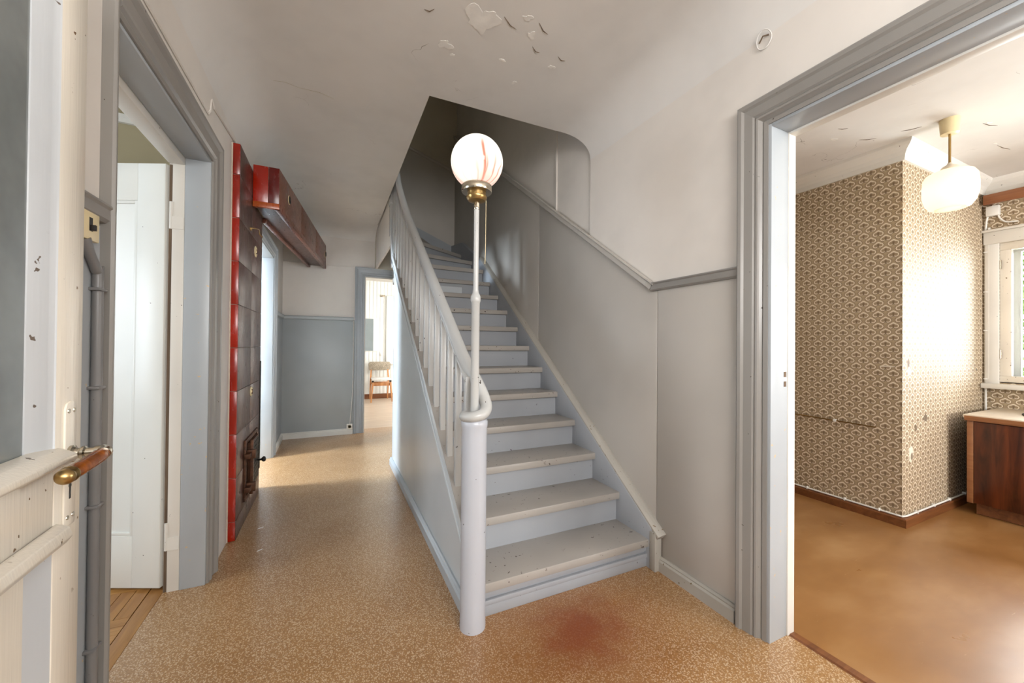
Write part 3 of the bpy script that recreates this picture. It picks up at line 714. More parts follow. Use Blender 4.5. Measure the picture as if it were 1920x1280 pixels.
hk = obj('damper_hook', tube(smooth_path([(SX, 3.12, 1.975), (SX+.03, 3.14, 1.98), (SX+.04, 3.2, 1.99), (SX+.035, 3.27, 1.975), (SX+.05, 3.29, 1.96)], 5), .004, 8), 'brass', st, 0, 60)
obj('hook_rose', axial([(.012, 0), (.012, .006), (.006, .01)], (SX, 3.14, 1.975), (1, 0, 0), 12), 'brass', hk, 0, 60)
ht = obj('fire_door', box(SX, SX+.022, 3.14, 3.44, .19, .51), 'iron', st, .003)
obj('frame', join(box(SX, SX+.012, 3.02, 3.48, .15, .175), box(SX, SX+.012, 3.02, 3.48, .525, .55), box(SX, SX+.012, 3.02, 3.06, .175, .525), box(SX, SX+.012, 3.45, 3.48, .175, .525)), 'iron', ht, .002)
orn = []
for i in range(9):
    for j in range(10):
        y, z = 3.195+i*.026, .215+j*.029
        orn.append(box(SX+.022, SX+.027, y-.009, y+.009, z-.010, z+.010))
obj('ornament_plate', join(box(SX+.021, SX+.024, 3.175, 3.425, .2, .5), *orn), 'dark_iron', ht)
for z in (.23, .45):
    obj('hinge_strap', join(box(SX+.006, SX+.04, 3.0, 3.16, z-.016, z+.016), box(SX+.006, SX+.06, 3.06, 3.09, z-.03, z+.03)), 'iron', ht, .004)
obj('latch_bar', box(SX+.02, SX+.04, 3.10, 3.13, .17, .535), 'iron', ht, .004)
obj('handle', join(axial([(.007, 0), (.007, .03), (.012, .034), (.02, .045), (.016, .056), (.004, .06)], (SX+.022, 3.36, .33), (1, -.1, .1), 14)), 'dark_iron', ht, 0, 60)
obj('ash_strip', box(SX, SX+.006, SY1-.03, SY1-.005, .2, 1.05), 'dark_iron', st, .001)

# ------------------------------------------------------------------ tiled flue duct along the ceiling
dz0, dz1 = 2.19, 2.445
A, B_, D_, C_, E_ = (-.511, 3.2), (-.352, 3.2), (-.077, 5.488), (-.285, 5.488), (-.511, 3.62)
du = thing('flue_duct', 'brown tiled flue duct crossing under the ceiling from the stove', 'flue', (-.3, 4.3, 2.15))
obj('core', prism([(A[0], A[1]+.01), (B_[0]-.008, B_[1]+.01), (D_[0]-.008, D_[1]), (C_[0]+.004, C_[1]), (E_[0]+.004, E_[1])], 'z', dz0+.004, dz1-.004), 'grout', du)
def lerp(p, q, t): return (p[0]+(q[0]-p[0])*t, p[1]+(q[1]-p[1])*t)
def plate(p, q, n, z0, z1, th=.01):
    pn, qn = (p[0]-n[0]*th, p[1]-n[1]*th), (q[0]-n[0]*th, q[1]-n[1]*th)
    return prism([p, q, qn, pn], 'z', z0, z1)
m_ = lerp(A, B_, .58)
obj('tile', plate((A[0]+.001, A[1]), (m_[0]-.001, m_[1]), (0, -1), dz0, dz1), 'red', du, .0015)
obj('tile', plate((m_[0]+.001, m_[1]), B_, (0, -1), dz0, dz1), 'darkred', du, .0015)
sn = Vector((D_[1]-B_[1], -(D_[0]-B_[0]))).normalized()
for i in range(3):
    p, q = lerp(B_, D_, i/3), lerp(B_, D_, (i+1)/3-.0006)
    obj('tile', plate(p, q, sn, dz0, dz1), 'ductbrown', du, .001)
obj('edge_rail', plate((A[0], A[1]-.003), (B_[0]+.003, B_[1]-.003), (0, -1), dz0-.04, dz0, .03), 'orange', du, .003)
obj('edge_rail', plate((B_[0]+.003, B_[1]-.003), (D_[0]+.003, D_[1]), sn, dz0-.04, dz0, .035), 'ductbrown', du, .003)
sn2 = (-sn[0], -sn[1])
obj('edge_rail', plate(E_, C_, sn2, dz0-.04, dz0, .03), 'ductbrown', du, .003)
obj('underside', prism([(A[0]+.005, A[1]+.03), (B_[0]-.02, B_[1]+.03), (D_[0]-.03, D_[1]), (C_[0]+.02, C_[1]), (E_[0]+.02, E_[1])], 'z', dz0-.01, dz0+.005), 'brown', du)
for t, r in ((.13, .032), (.975, .036)):
    p = lerp(B_, D_, t)
    v = obj('soot_cap', axial([(r, 0), (r, .006), (r*.75, .009), (r*.7, .005), (r*.25, .005)], (p[0], p[1], 2.325), (sn[0], sn[1], 0), 24), 'dark_iron', du, 0, 40)
    obj('rim', axial([(r*1.1, 0), (r*1.1, .003), (r*.98, .004)], (p[0], p[1], 2.325), (sn[0], sn[1], 0), 24), 'ivory', v, 0, 40)

# ------------------------------------------------------------------ staircase
NX, NY = .556, 1.55
SL, SR = .572, 1.565       # tread ends
RISE, RUN = .172, .2335
ty = lambda n: 1.561+RUN*(n-1)
tz = lambda n: .155+RISE*(n-1)
sc_ = thing('staircase', 'pale grey painted wooden staircase winding up beside the panelled wall', 'staircase', (1.05, 1.6, 0))
t0 = obj('tread', box(SL, SR, ty(1), ty(1)+RUN+.04, tz(1)-.042, tz(1)), 'stair', sc_, .006)
r0 = obj('riser', box(SL, SR, ty(1)+.03, ty(1)+.045, tz(1)-.042-RISE+.042+.02, tz(1)-.04), 'riser', sc_)
for n in range(2, 12):
    twin(t0, sc_, (0, RUN*(n-1), RISE*(n-1)))
    obj('riser', box(SL, SR, ty(n)+.03, ty(n)+.045, tz(n-1)-.002, tz(n)-.041), 'riser', sc_)
obj('base_board', join(box(SL, SR, ty(1)+.018, ty(1)+.04, 0, .05), box(SL, SR, ty(1)+.012, ty(1)+.03, .05, .072), box(SL, SR, ty(1)+.02, ty(1)+.036, .082, .113)), 'riser', sc_, .003)
# winders turning round the inner post
PV = Vector((.57, 4.27))
ends = {12: (SR, 4.14), 13: (SR, 4.53), 14: (SR, 4.97), 15: (1.32, 5.43), 16: (.86, 5.43), 17: (.50, 5.43)}
inner = {12: (SL, 4.075), 13: (SL, 4.265), 14: (SL, 4.28), 15: (SL, 4.30), 16: (SL-.02, 4.31), 17: (SL-.04, 4.32)}
corner = (SR, 5.43)
for n in range(12, 17):
    a, b = inner[n], ends[n]; a2, b2 = inner[n+1], ends[n+1]
    ov = .03
    d = (Vector(b)-Vector(a)).normalized(); nn = Vector((d.y, -d.x))*ov
    pa, pb = (a[0]+nn.x*0, a[1]+nn.y), (b[0]+(nn.x if b[0] < SR-.01 else 0), b[1]+(nn.y if b[1] < 5.42 else 0))
    poly = [pa, pb]
    if b[0] >= SR-.01 and b2[1] >= 5.42: poly.append(corner)
    poly += [(b2[0], b2[1]), (a2[0], a2[1]+.03)]
    obj('tread', prism(poly, 'z', tz(n)-.042, tz(n)), 'stair', sc_)
    q = Vector((-d.y, d.x))*.015
    obj('riser', prism([a, b, (b[0]+q.x, b[1]+q.y), (a[0]+q.x, a[1]+q.y)], 'z', tz(n-1)-.002, tz(n)-.041), 'riser', sc_)
obj('landing_edge', box(-.3, .53, 4.32, 5.43, tz(17)-.05, tz(17)+.004), 'stair', sc_)
# inner (open) string with its cap, the panel below
zt = lambda y: .522+.7366*(y-1.785)
tp = [(1.59, zt(1.59)), (3.78, zt(3.78)), (3.9, zt(3.9)+.02), (4.0, 2.27), (4.07, 2.5), (4.12, 2.9)]
SH = .085
bt = [(4.16, 2.9), (4.13, 2.5), (4.08, 2.25), (3.99, 2.06), (3.86, zt(3.86)-SH), (1.59, zt(1.59)-SH)]
obj('outer_string', prism(tp+bt, 'x', .530, .578), 'panelblue', sc_, .004)
low = [(1.59, zt(1.59)-SH-.014), (3.86, zt(3.86)-SH-.014), (3.86, zt(3.86)-SH+.012), (1.59, zt(1.59)-SH+.012)]
obj('string_cap', prism([(1.6, zt(1.6)-.004), (3.86, zt(3.86)-.004), (3.86, zt(3.86)+.006), (1.6, zt(1.6)+.006)], 'x', .526, .590), 'stair', sc_, .002)
obj('string_moulding', prism(low, 'x', .524, .56), 'panelblue', sc_, .003)
obj('side_panel', prism([(1.58, 0), (3.93, 0), (3.93, 2.02), (3.86, zt(3.86)-SH), (1.58, zt(1.58)-SH)], 'x', .553, .569), 'panelblue', sc_)
obj('end_panel', box(.553, 1.25, 3.92, 3.935, 0, 1.8), 'panelblue', sc_)
obj('panel_base', moulding(BASE, (.553, 1.58, 0), (.553, 3.955, 0), (0, 0, 1), (-1, 0, 0)), 'bluegrey', sc_)
# wall string with capping
ws_ = lambda y: .20+.7366*(y-1.52)
obj('wall_string', prism([(1.545, 0), (1.60, 0), (1.9, .1), (4.2, 1.85), (4.2, ws_(4.2)), (1.545, ws_(1.545))], 'x', SR-.004, XR-.008), 'riser', sc_, .002)
k2 = math.atan(.7366); sl2 = Vector((0, math.cos(k2), math.sin(k2))); n2_ = Vector((0, -math.sin(k2), math.cos(k2)))
CAP = [(-.012, -.004), (-.012, .036), (-.004, .044), (.008, .044), (.014, .036), (.02, .03), (.024, .012), (.024, -.004)]
obj('string_cap', moulding(CAP, (XR-.008, 1.50, ws_(1.50)), (XR-.008, 4.25, ws_(4.25)), n2_, (-1, 0, 0), 0, 0), 'skirt', sc_, .002)
obj('string_foot', box(SR-.006, XR-.008, 1.515, 1.555, 0, ws_(1.52)+.005), 'skirt', sc_, .003)
obj('wall_string', prism([(4.2, 1.9), (5.43, 2.3), (5.43, 2.62), (4.95, 2.56), (4.2, ws_(4.2))], 'x', SR-.004, XR-.008), 'riser', sc_)
obj('wall_string', prism([(.5, 2.85), (XR, 2.4), (XR, 2.60), (.5, 3.05)], 'y', 5.42, 5.44), 'riser', sc_)
# soffit under the winders
obj('apron', prism([(4.05, 2.2), (5.44, 2.2), (5.44, 2.9), (4.12, 2.9), (4.1, 2.45)], 'x', .53, .55), 'plaster', sc_)
# newel
obj('newel_post', lathe([(.0545, 0), (.055, .01), (.0535, .1), (.0535, .8), (.054, .845), (.0565, .855), (.0565, .872), (.05, .88)], NX, NY, 0, 40), 'newel', sc_, 0, 40)
# handrail with the scroll that wraps down round the lamp pole onto the newel
hz = lambda y: 1.556+.7366*(y-2.3)
pts = [(NX-.036, NY+.03, .893), (NX-.045, NY-.008, .893), (NX-.022, NY-.042, .897), (NX+.018, NY-.046, .906), (NX+.046, NY-.018, .927), (NX+.050, NY+.022, .965), (NX+.036, NY+.07, 1.025), (NX+.016, NY+.13, hz(NY+.13)-.01)]
pts = smooth_path(pts, 6)
pts += [Vector((NX+.006, y, hz(y))) for y in (1.75, 1.85, 2.0, 2.4, 2.8, 3.1)]
pts += smooth_path([(NX+.006, 3.25, hz(3.25)), (NX+.004, 3.5, hz(3.5)+.035), (NX, 3.7, hz(3.7)+.09), (NX, 3.85, hz(3.85)+.17), (NX, 4.0, 3.05)], 4)
rr = [.021+.009*min(1, i/44) for i in range(len(pts))]
obj('handrail', tube(pts, rr, 16, .95), 'rail', sc_, 0, 60)
obj('rail_fillet', tube([Vector((NX-.004, y, hz(y)-.032)) for y in (1.64, 2.0, 2.6, 3.2)]+[Vector((NX-.004, 3.5, hz(3.5)+.0)), Vector((NX-.004, 3.75, hz(3.75)+.07))], .015, 8, .8), 'rail', sc_, 0, 60)
b0 = None
ylist = [1.645+.1425*i for i in range(16)]
for i, y in enumerate(ylist):
    if y > 3.80: break
    g = box(NX-.014, NX+.014, y-.016, y+.016, zt(y)-.02, hz(y)-.02+(max(0, y-3.3)*.12))
    if b0 is None or y > 3.3:
        o = obj('baluster', g, 'rail', sc_, .002)
        if b0 is None: b0, yb0 = o, y
    else: twin(b0, sc_, (0, y-yb0, .7366*(y-yb0)))
for y, za, zb in ((3.89, 2.06, 2.9), (3.98, 2.23, 3.0)):
    obj('baluster', box(NX-.014, NX+.014, y-.016, y+.016, za-.03, zb), 'rail', sc_, .002)
obj('top_post', box(.528, .60, 4.06, 4.14, 2.3, 3.1), 'rail', sc_, .004)
obj('post_cap', box(.52, .61, 4.04, 4.16, 2.62, 2.665), 'rail', sc_, .004)

# ------------------------------------------------------------------ globe lamp on the newel
gl = thing('globe_lamp', 'lit marbled glass globe lamp on a tall pole rising from the newel post', 'lamp', (NX, NY, .88))
obj('lower_pole', lathe([(.0175, .89), (.0175, 1.375), (.0195, 1.378), (.0215, 1.385), (.0215, 1.402), (.018, 1.408), (.013, 1.42), (.013, 1.428)], NX, NY, 0, 24), 'rail', gl, 0, 40)
obj('upper_pole', lathe([(.0112, 1.42), (.0112, 1.775)], NX, NY, 0, 20), 'rail', gl, 0, 40)
obj('switch_collar', join(lathe([(.011, 1.773), (.0125, 1.776), (.0125, 1.79), (.0115, 1.794), (.010, 1.80), (.010, 1.815)], NX, NY, 0, 20), box(NX-.005, NX+.005, NY-.017, NY-.01, 1.782, 1.8)), 'chrome', gl, 0, 40)
obj('fitting', lathe([(.014, 1.806), (.036, 1.812), (.044, 1.824), (.044, 1.829), (.040, 1.832), (.040, 1.846), (.044, 1.849)], NX, NY, 0, 36), 'brass', gl, 0, 40)
obj('gallery', lathe([(.046, 1.846), (.063, 1.848), (.065, 1.852), (.065, 1.874), (.062, 1.878)], NX, NY, 0, 40), 'chrome', gl, 0, 40)
R_ = .111; gc = 1.977
obj('globe', lathe([(max(.002, R_*math.sin(a)), -R_*math.cos(a)) for a in [math.radians(32+148*i/28) for i in range(29)]], NX, NY, gc, 48), 'globe', gl, 0, 80)
obj('pull_cord', tube([(NX+.041, NY-.005, 1.828), (NX+.041, NY-.004, 1.6), (NX+.039, NY-.004, 1.545)], .0012, 6), 'ivory', gl)
bulb('globe_bulb', (NX, NY, gc+.01), .42, (1, .93, .82))

# ------------------------------------------------------------------ cables in the corridor
wc = thing('wall_cable', 'thin double cable running high along the corridor wall with a jog', 'cable', (XL+.004, 1.9, 2.28))
for dz_ in (0, .008):
    obj('strand', tube([(XL+.003, .6, 2.27+dz_), (XL+.003, 1.6, 2.285+dz_), (XL+.003, 2.30, 2.298+dz_), (XL+.003, 2.335, 2.33+dz_), (XL+.003, 2.35, 2.385+dz_), (XL+.003, 2.365, 2.40+dz_), (XL+.003, 2.40, 2.38+dz_), (XL+.003, 2.9, 2.43+dz_), (XL+.003, 3.18, 2.45+dz_)], .0034, 6), 'plaster', wc)
sk = thing('wall_socket', 'white power socket low beside the end doorway', 'socket', (.225, YB-.012, .06))
obj('plate', box(.19, .262, YB-.03, YB-.008, .062, .135), 'whiteplastic', sk, .004)
obj('well', axial([(.022, 0), (.022, .002), (.018, -.001)], (.226, YB-.030, .098), (0, -1, 0), 20), 'ivory', sk)
for dx in (-.009, .009): obj('pin_hole', axial([(.004, 0), (.004, .003)], (.226+dx, YB-.031, .098), (0, -1, 0), 10), 'black', sk)
tag(obj('power_cable', tube(smooth_path([(.262, YB-.012, 1.49), (.262, YB-.012, .9), (.255, YB-.012, .5), (.235, YB-.014, .2), (.228, YB-.016, .135)], 5), .005, 8), 'whiteplastic', None, 0, 60), 'white cable hanging down the blue-grey panel to the socket', 'cable')
for i, (x, y, a) in enumerate(((-.40, 2.93, .5), (-.36, 2.62, .8))):
    tag(obj('paint_chip', rot_geo(prism([(-.018, 0), (.012, -.004), (.018, .002), (-.008, .006)], 'z', 0, .002), (x, y, .0005), a), 'curtain'), ('small white paint chip on the floor close to the stove corner', 'white paint chip on the lino, the nearer of two by the stove')[i], 'paint chip', 'paint chips on the corridor floor')

# ------------------------------------------------------------------ kitchen
KX, KY, KW = 3.5, 1.225, 4.93
wk = struct('wall_kitchen_chimney', box(KX, KX+.02, KY+.0, 2.72, 0, 2.6), 'paperA', 'brown fan-patterned wallpaper on the chimney breast facing the hall', 'wall')
struct('wall_kitchen_return', box(KX+.0005, KW+.02, KY-.001, KY+.02, 0, 2.6), 'paperB', 'sunlit side of the wallpapered chimney breast with tears and holes', 'wall')
WY0, WY1, WZ0, WZ1 = -.30, 1.135, .93, 2.06
struct('wall_kitchen_window', wall_x(KW, KW+.3, -2.0, KY+.02, 0, 2.6, [(WY0, WY1, WZ0, WZ1)]), 'paperW', 'wallpapered kitchen wall around the window', 'wall')
struct('wall_kitchen_south', wall_y(-2.15, -2.0, 1.77, 5.2, 0, 2.6, [(2.5, 4.3, .9, 2.1)]), 'white_wall', 'kitchen wall out of sight, with an added window opening', 'wall')  # opening added to go with the unseen kitchen fill light
struct('wall_kitchen_north', box(1.77, KX+.02, 2.6, 2.75, 0, 2.6), 'paperB', 'far wallpapered kitchen wall behind the door jamb', 'wall')
COR = [(0, 0), (.0, .014), (.035, .018), (.06, .03), (.085, .055), (.1, .065), (.118, .07), (.118, 0)]
struct('trim_cornice_hall_side', moulding(COR, (KX, KY, 2.472), (KX, 2.6, 2.472), (0, 0, 1), (-1, 0, 0)), 'offwhite', 'white cornice along the dark wallpapered side', 'cornice')
def corn_miter(p0, p1, pv, e0): 
    v, f = moulding(COR, p0, p1, (0, 0, 1), pv); n = len(COR)
    v = [tuple(Vector(q)+Vector(e0)*COR[i % n][1]) if i < n else q for i, q in enumerate(v)]
    return v, f
struct('trim_cornice_return', corn_miter((KX, KY-.001, 2.472), (KW, KY-.001, 2.472), (0, -1, 0), (-1, 0, 0)), 'offwhite', 'white cornice above the sunlit wallpaper', 'cornice')
struct('trim_cornice_corner', corn_miter((KX, KY, 2.4721), (KX, KY+.4, 2.4721), (-1, 0, 0), (0, -1, 0)), 'offwhite', 'mitred corner piece of the white cornice', 'cornice')
struct('trim_cornice_window', moulding(COR, (KW, -2.0, 2.472), (KW, KY, 2.472), (0, 0, 1), (-1, 0, 0)), 'offwhite', 'white cornice above the kitchen window', 'cornice')
KB = [(0, 0), (0, .03), (.05, .03), (.058, .024), (.058, 0)]
def kb(p0, p1, pv, e0):
    v, f = moulding(KB, p0, p1, (0, 0, 1), pv); n = len(KB)
    return [tuple(Vector(q)+Vector(e0)*KB[i % n][1]) if i < n else q for i, q in enumerate(v)], f
struct('trim_base_kitchen', kb((KX, KY, -.003), (KX, 2.6, -.003), (-1, 0, 0), (0, -1, 0)), 'skirtbrown', 'brown skirting under the dark wallpaper', 'skirting')
struct('trim_base_return', kb((KX, KY-.001, -.003), (KW, KY-.001, -.003), (0, -1, 0), (-1, 0, 0)), 'skirtbrown', 'brown skirting under the sunlit wallpaper', 'skirting')
kc = thing('skirting_cable', 'white cable clipped along the top of the brown kitchen skirting', 'cable', (KX-.02, KY, .055))
obj('cable', tube([(KX-.012, 2.5, .064), (KX-.012, KY+.03, .064), (KX-.010, KY-.004, .064), (KX+.03, KY-.013, .064), (KW-.02, KY-.013, .064)], .006, 8), 'whiteplastic', kc, 0, 60)
for y in (1.34, 1.54, 1.79, 2.1): obj('clip', box(KX-.021, KX-.001, y-.005, y+.005, .056, .076), 'whiteplastic', kc, .002)
for x in (3.68, 3.95, 4.22, 4.5): obj('clip', box(x-.005, x+.005, KY-.022, KY-.002, .056, .076), 'whiteplastic', kc, .002)
rd = thing('wall_rod', 'thin rod fixed across the dark wallpaper at knee height', 'rod', (KX-.008, 1.63, .62))
obj('bar', tube([(KX-.008, 1.92, .644), (KX-.008, 1.36, .637)], .0045, 8), 'brass', rd, 0, 60)
obj('clip', box(KX-.016, KX, 1.595, 1.615, .632, .65), 'whiteplastic', rd, .002)
vc = thing('corner_cable', 'grey cable run clipped down the corner by the kitchen window', 'cable', (KW-.02, KY-.02, 0))
obj('cable', tube([(KW-.012, KY-.03, 2.30), (KW-.012, KY-.022, 2.26), (KW-.012, KY-.018, 2.2), (KW-.012, KY-.018, .1)], .007, 8), 'whiteplastic', vc, 0, 60)
obj('sleeve', tube([(KW-.012, KY-.036, 2.2), (KW-.012, KY-.036, .95)], .009, 8), 'whiteplastic', vc, 0, 60)
for z in (2.0, 1.67, 1.35, .95, .6): obj('clip', box(KW-.024, KW, KY-.03, KY-.008, z-.005, z+.005), 'whiteplastic', vc, .002)
jb = thing('junction_box', 'white junction box above the corner of the kitchen window', 'junction box', (KW-.02, 1.17, 2.29))
obj('box', box(KW-.045, KW, 1.13, 1.2, 2.29, 2.37), 'whiteplastic', jb, .004)
obj('lead', tube(smooth_path([(KW-.012, 1.14, 2.29), (KW-.012, 1.13, 2.26), (KW-.012, 1.10, 2.225), (KW-.012, 1.04, 2.215)], 5), .006, 8), 'whiteplastic', jb, 0, 60)
va = thing('curtain_valance', 'brown wooden curtain rail below the cornice', 'curtain rail', (KW-.06, .3, 2.38))
obj('board', box(KW-.10, KW-.08, -1.2, 1.20, 2.375, 2.455), 'valance', va, .002)
obj('bracket', box(KW-.08, KW, 1.17, 1.19, 2.385, 2.445), 'valance', va, .002)
win = thing('window_2', 'cream framed kitchen casement window with garden beyond', 'window', (KW, (WY0+WY1)/2, WZ0), None, 'structure')
FR = lambda x0, x1, y0, y1, z0, z1, t: [box(x0, x1, y0, y1, z0, z0+t), box(x0, x1, y0, y1, z1-t, z1), box(x0, x1, y0, y0+t, z0+t, z1-t), box(x0, x1, y1-t, y1, z0+t, z1-t)]
obj('casing', join(box(KW-.02, KW, WY1, WY1+.075, WZ0-.02, WZ1+.0), box(KW-.02, KW, WY0-.075, WY0, WZ0-.02, WZ1), box(KW-.025, KW, WY0-.09, WY1+.082, WZ1, WZ1+.1)), 'offwhite', win, .004)
obj('cap', box(KW-.04, KW, WY0-.1, WY1+.09, WZ1+.1, WZ1+.12), 'offwhite', win, .004)
obj('sill', box(KW-.075, KW+.03, WY0-.1, WY1+.085, WZ0-.055, WZ0-.015), 'offwhite', win, .005)
for y0, y1 in ((WY0, .41), (.425, WY1)):
    sh = obj('sash', join(*FR(KW+.0, KW+.045, y0, y1, WZ0-.01, WZ1, .06)), 'cream', win, .003)
    obj('pane', box(KW+.02, KW+.024, y0+.055, y1-.055, WZ0+.05, WZ1-.055), 'glass', sh)
    sh2 = obj('sash', join(*FR(KW+.20, KW+.24, y0+.01, y1-.01, WZ0-.01, WZ1, .055)), 'white_door', win, .003)
    obj('pane', box(KW+.22, KW+.223, y0+.06, y1-.06, WZ0+.05, WZ1-.055), 'glass', sh2)
obj('reveal', join(box(KW+.045, KW+.3, WY1-.004, WY1+.01, WZ0, WZ1), box(KW+.045, KW+.3, WY0-.01, WY0+.004, WZ0, WZ1), box(KW+.045, KW+.3, WY0, WY1, WZ0-.012, WZ0)), 'white_door', win)
for z in (1.12, 1.85): obj('hinge', axial([(.007, 0), (.007, .07)], (KW-.006, WY1-.004, z), (0, 0, 1), 10), 'chrome', win, 0, 60)

# pendant lamp
PX, PY = 3.385, .972
pd = thing('pendant_lamp', 'lit cream opal glass pendant lamp hanging from the kitchen ceiling', 'lamp', (PX, PY, 2.06))
obj('ceiling_rose', lathe([(.036, 2.50), (.04, 2.502), (.046, 2.585), (.046, 2.59)], PX, PY, 0, 32), 'ivory', pd, 0, 40)
obj('rod', lathe([(.006, 2.31), (.006, 2.505)], PX, PY, 0, 14), 'brass', pd, 0, 40)
obj('holder', lathe([(.045, 2.268), (.045, 2.282), (.034, 2.302), (.012, 2.315), (.009, 2.325)], PX, PY, 0, 28), 'worktop', pd, 0, 40)
SHP = [(.064, 2.046), (.068, 2.044), (.088, 2.053), (.108, 2.085), (.118, 2.13), (.119, 2.185), (.114, 2.236), (.100, 2.260), (.075, 2.272), (.045, 2.277)]
v_, f_ = lathe(SHP, PX, PY, 0, 48)
obj('shade', (v_, f_[:-2]), 'shade', pd, 0, 80)
obj('opening', lathe([(.064, 2.0475), (.058, 2.056), (.04, 2.060)], PX, PY, 0, 40), 'shadelow', pd, 0, 80)
bulb('pendant_bulb', (PX, PY, 2.15), .75, (1, .86, .64))

# kitchen sink cabinet
CX, CY1 = 4.2, 1.118
cb = thing('sink_cabinet', 'low dark veneer cabinet with pale worktop under the kitchen window', 'cabinet', (4.55, .6, 0))
obj('body', box(CX+.018, KW-.02, -.4, CY1, .085, .675), 'rosewood', cb, .002)
obj('side_edge', box(CX+.001, CX+.018, CY1-.03, CY1+.002, .083, .677), 'edgewood', cb, .002)
for a, b in ((.59, CY1-.032), (.06, .586), (-.4, .056)):
    dr = obj('door', box(CX, CX+.018, a, b, .088, .672), 'rosewood', cb, .002)
obj('plinth', box(CX+.06, KW-.03, -.4, CY1-.03, 0, .085), 'skirtbrown', cb)
wt = obj('worktop', box(CX-.012, KW-.002, -.4, CY1+.018, .695, .72), 'worktop', cb, .003)
obj('front_edge', box(CX-.014, CX+.0, -.4, CY1+.012, .677, .712), 'edgewood', wt, .002)
bs = thing('sink_basin', 'oval inset sink basin with dark rim in the pale worktop', 'sink', (4.56, .72, .7215))
ov = [(4.56+.18*math.cos(a), .72+.22*math.sin(a), .7275) for a in [2*math.pi*i/36 for i in range(37)]]
obj('rim', tube(ov, .006, 8), 'dark_iron', bs, 0, 60)
obj('bowl', [(x, y, z) for x, y, z in [(4.56+.178*math.cos(2*math.pi*i/36)*(1-.0*0), .72+.218*math.sin(2*math.pi*i/36), .7215) for i in range(36)]] and slab_grid(lambda u, v: (4.56+.178*(u)*math.cos(2*math.pi*v), .72+.218*u*math.sin(2*math.pi*v), .7230), 1, 36), 'worktop', bs)
fa = thing('faucet', 'cream hose tap with a dark head standing behind the sink', 'tap', (4.74, .86, .72))
obj('hose', tube(smooth_path([(4.74, .86, .722), (4.74, .865, .78), (4.735, .895, .86), (4.73, .90, .94), (4.725, .885, .985)], 5), .009, 10), 'ivory', fa, 0, 60)
obj('head', tube(smooth_path([(4.725, .895, .98), (4.72, .88, 1.0), (4.71, .84, 1.003), (4.70, .76, 1.0)], 5), .011, 10), 'steel', fa, 0, 60)
obj('foot', lathe([(.028, .72), (.028, .726), (.014, .734), (.012, .75)], 4.74, .86, 0, 20), 'steel', fa, 0, 40)

# ------------------------------------------------------------------ back room with chair
BY = 8.80
wf = struct('wall_back_room', join(box(-1.2, 3.5, BY, BY+.15, 0, 2.7), box(-1.3, -1.2, 5.75, 8.9, 0, 2.7), box(3.45, 3.6, 5.75, 6.3, 0, 2.7), box(3.45, 3.6, 8.1, 8.9, 0, 2.7), box(3.45, 3.6, 6.3, 8.1, 0, .7), box(3.45, 3.6, 6.3, 8.1, 2.3, 2.7), box(1.8, 3.5, 5.6, 5.75, 0, 2.7)), 'white_wall', 'white boarded walls of the back room', 'wall')
for i in range(20):
    x = .2+i*.075
    obj('board', box(x+.002, x+.073, BY-.012, BY+.002, .1, 2.6), 'white_door', wf, .002)
struct('trim_base_far', box(-1.2, 3.45, BY-.03, BY, 0, .10), 'skirtbrown', 'brown skirting along the back room wall', 'skirting')
fr = thing('wall_mirror', 'mirror with a white side strip hanging above the chair', 'mirror', (.75, BY-.02, 1.02))
obj('frame', box(.57, .925, BY-.035, BY-.012, 1.02, 1.73), 'white_door', fr, .003)
obj('mirror_glass', box(.58, .815, BY-.038, BY-.034, 1.03, 1.72), 'mirror', fr)
fw_ = thing('window_3', 'white casing of the back room window at the edge of the doorway', 'window', (1.35, BY-.02, 1.0), None, 'structure')
obj('casing', join(box(1.08, 1.15, BY-.04, BY-.012, .78, 2.15), box(1.05, 2.0, BY-.06, BY-.012, .74, .78), box(1.08, 2.0, BY-.04, BY-.012, 2.15, 2.24)), 'white_door', fw_, .003)
obj('pane', box(1.15, 2.0, BY-.02, BY-.013, .78, 2.15), 'whiteplastic', fw_)
hk2 = thing('coat_hook', 'small metal coat hook high on the back room wall', 'hook', (1.0, BY-.02, 2.2))
obj('plate', box(.95, 1.05, BY-.02, BY-.012, 2.21, 2.25), 'chrome', hk2, .002)
for x in (.965, 1.0, 1.035): obj('prong', tube([(x, BY-.02, 2.23), (x, BY-.05, 2.225), (x, BY-.055, 2.25)], .005, 8), 'chrome', hk2, 0, 60)
tag(obj('bell_push', axial([(.035, 0), (.035, .012), (.02, .022), (.005, .026)], (.985, BY-.012, .95), (0, -1, 0), 20), 'whiteplastic', None, 0, 40), 'round white knob on the back room wall above the chair', 'knob')
ch = thing('dining_chair', 'teak chair with flecked backrest and pale seat in the back room', 'chair', (.93, 8.4, 0))
cx0, cx1, cyf, cyb = .755, 1.115, 8.18, 8.60
seat = slab_grid(lambda u, v: (0, 0, 0), 1, 1)
obj('seat', prism([(cx0-.02, cyf-.03), (cx1+.02, cyf-.03), (cx1-.005, cyb), (cx0+.005, cyb)], 'z', .44, .475), 'fabric_light', ch, .012)
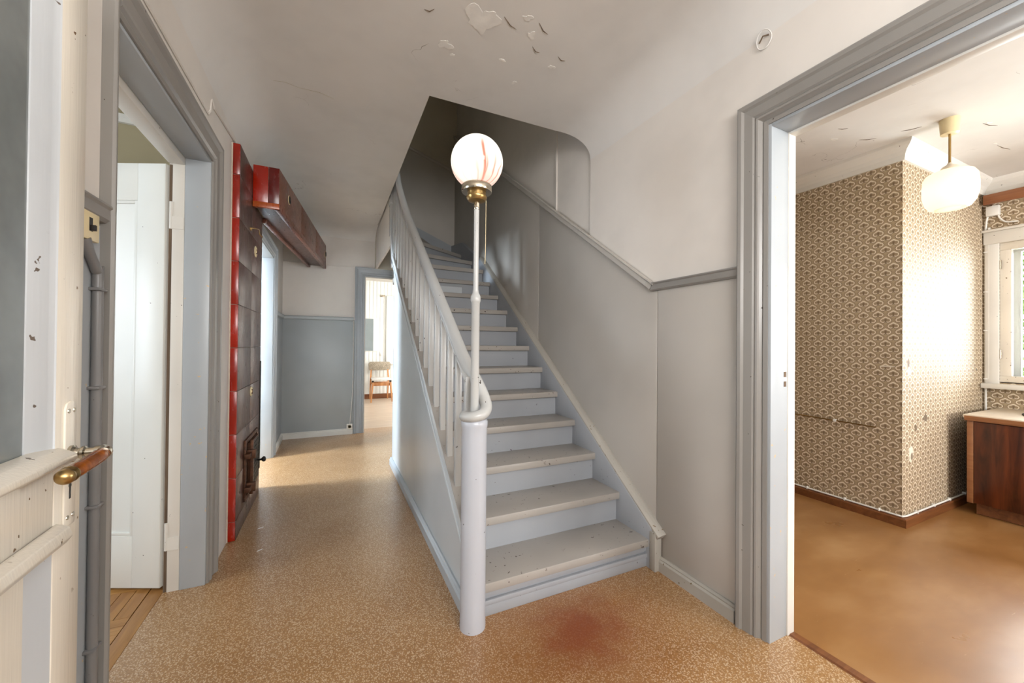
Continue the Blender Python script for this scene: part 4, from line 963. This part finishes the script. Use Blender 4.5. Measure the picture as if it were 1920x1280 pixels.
for sx, x in ((-1, cx0), (1, cx1)):
    obj('leg', hexa([(x+sx*.025-.012, cyf-.015, 0), (x+sx*.025+.012, cyf-.015, 0), (x+sx*.025+.012, cyf+.01, 0), (x+sx*.025-.012, cyf+.01, 0)],
                    [(x-sx*.01-.018, cyf+.01, .42), (x-sx*.01+.018, cyf+.01, .42), (x-sx*.01+.018, cyf+.046, .42), (x-sx*.01-.018, cyf+.046, .42)]), 'teak', ch, .004)
    obj('foot_bracket', box(x-sx*.01-.02, x-sx*.01+.02, cyf+.005, cyf+.05, .405, .44), 'black', ch, .003)
    obj('leg', join(hexa([(x-.012, cyb+.10, 0), (x+.012, cyb+.10, 0), (x+.012, cyb+.125, 0), (x-.012, cyb+.125, 0)], [(x-.015, cyb-.03, .45), (x+.015, cyb-.03, .45), (x+.015, cyb+.01, .45), (x-.015, cyb+.01, .45)]),
        hexa([(x-.015, cyb-.03, .45), (x+.015, cyb-.03, .45), (x+.015, cyb+.01, .45), (x-.015, cyb+.01, .45)], [(x-.012-sx*.02, cyb+.05, .78), (x+.012-sx*.02, cyb+.05, .78), (x+.012-sx*.02, cyb+.072, .78), (x-.012-sx*.02, cyb+.072, .78)])), 'teak', ch)
obj('stretcher', box(cx0, cx1, cyf+.015, cyf+.04, .33, .39), 'teak', ch, .004)
obj('stretcher', box(cx0, cx1, cyb-.01, cyb+.012, .33, .38), 'teak', ch, .004)
obj('backrest', prism([(cx0-.035, .64), (cx0-.02, .62), (cx1+.02, .62), (cx1+.035, .64), (cx1+.045, .76), (cx1+.02, .80), (cx0-.02, .80), (cx0-.045, .76)], 'y', cyb+.015, cyb+.05), 'fabric', ch, .008)

# ------------------------------------------------------------------ garden outside the kitchen window
struct('ground', box(5.3, 30, -15, 15, -.6, -.5), 'grass', 'lawn outside the kitchen window', 'ground')
def tree(x, y, h, r, seed, label):
    t = thing('garden_tree', label, 'tree', (x, y, -.5), 'garden trees beyond the kitchen window')
    obj('trunk', tube([(x, y, -.5), (x+.05, y, h*.4), (x, y+.05, h*.75)], [.13, .1, .05], 8), 'bark', t, 0, 60)
    rnd = random.Random(seed); V = []; Fc = []
    for i in range(6000):
        d = Vector((rnd.gauss(0, 1), rnd.gauss(0, 1), rnd.gauss(0, 1))).normalized()*r*(rnd.random()**.4)
        p = Vector((x, y, h*.62))+Vector((d.x, d.y, d.z*1.3))
        a = Vector((rnd.gauss(0, 1), rnd.gauss(0, 1), rnd.gauss(0, 1))).normalized(); b = a.cross(Vector((rnd.gauss(0, 1), .3, 1))).normalized()
        s = .035+.04*rnd.random(); o = len(V)
        V += [tuple(p-a*s), tuple(p+b*s*.5), tuple(p+a*s), tuple(p-b*s*.5)]; Fc.append((o, o+1, o+2, o+3))
    f = obj('foliage', (V, Fc), 'leaf', t); f['kind'] = 'stuff'
tree(9.5, 2.2, 3.6, 1.5, 1, 'leafy green garden tree nearest the kitchen window')
tree(12.5, .6, 4.6, 2.0, 2, 'taller leafy garden tree farther from the kitchen window')
tree(12.0, 4.3, 4.4, 1.9, 3, 'leafy garden tree half hidden by the window frame')
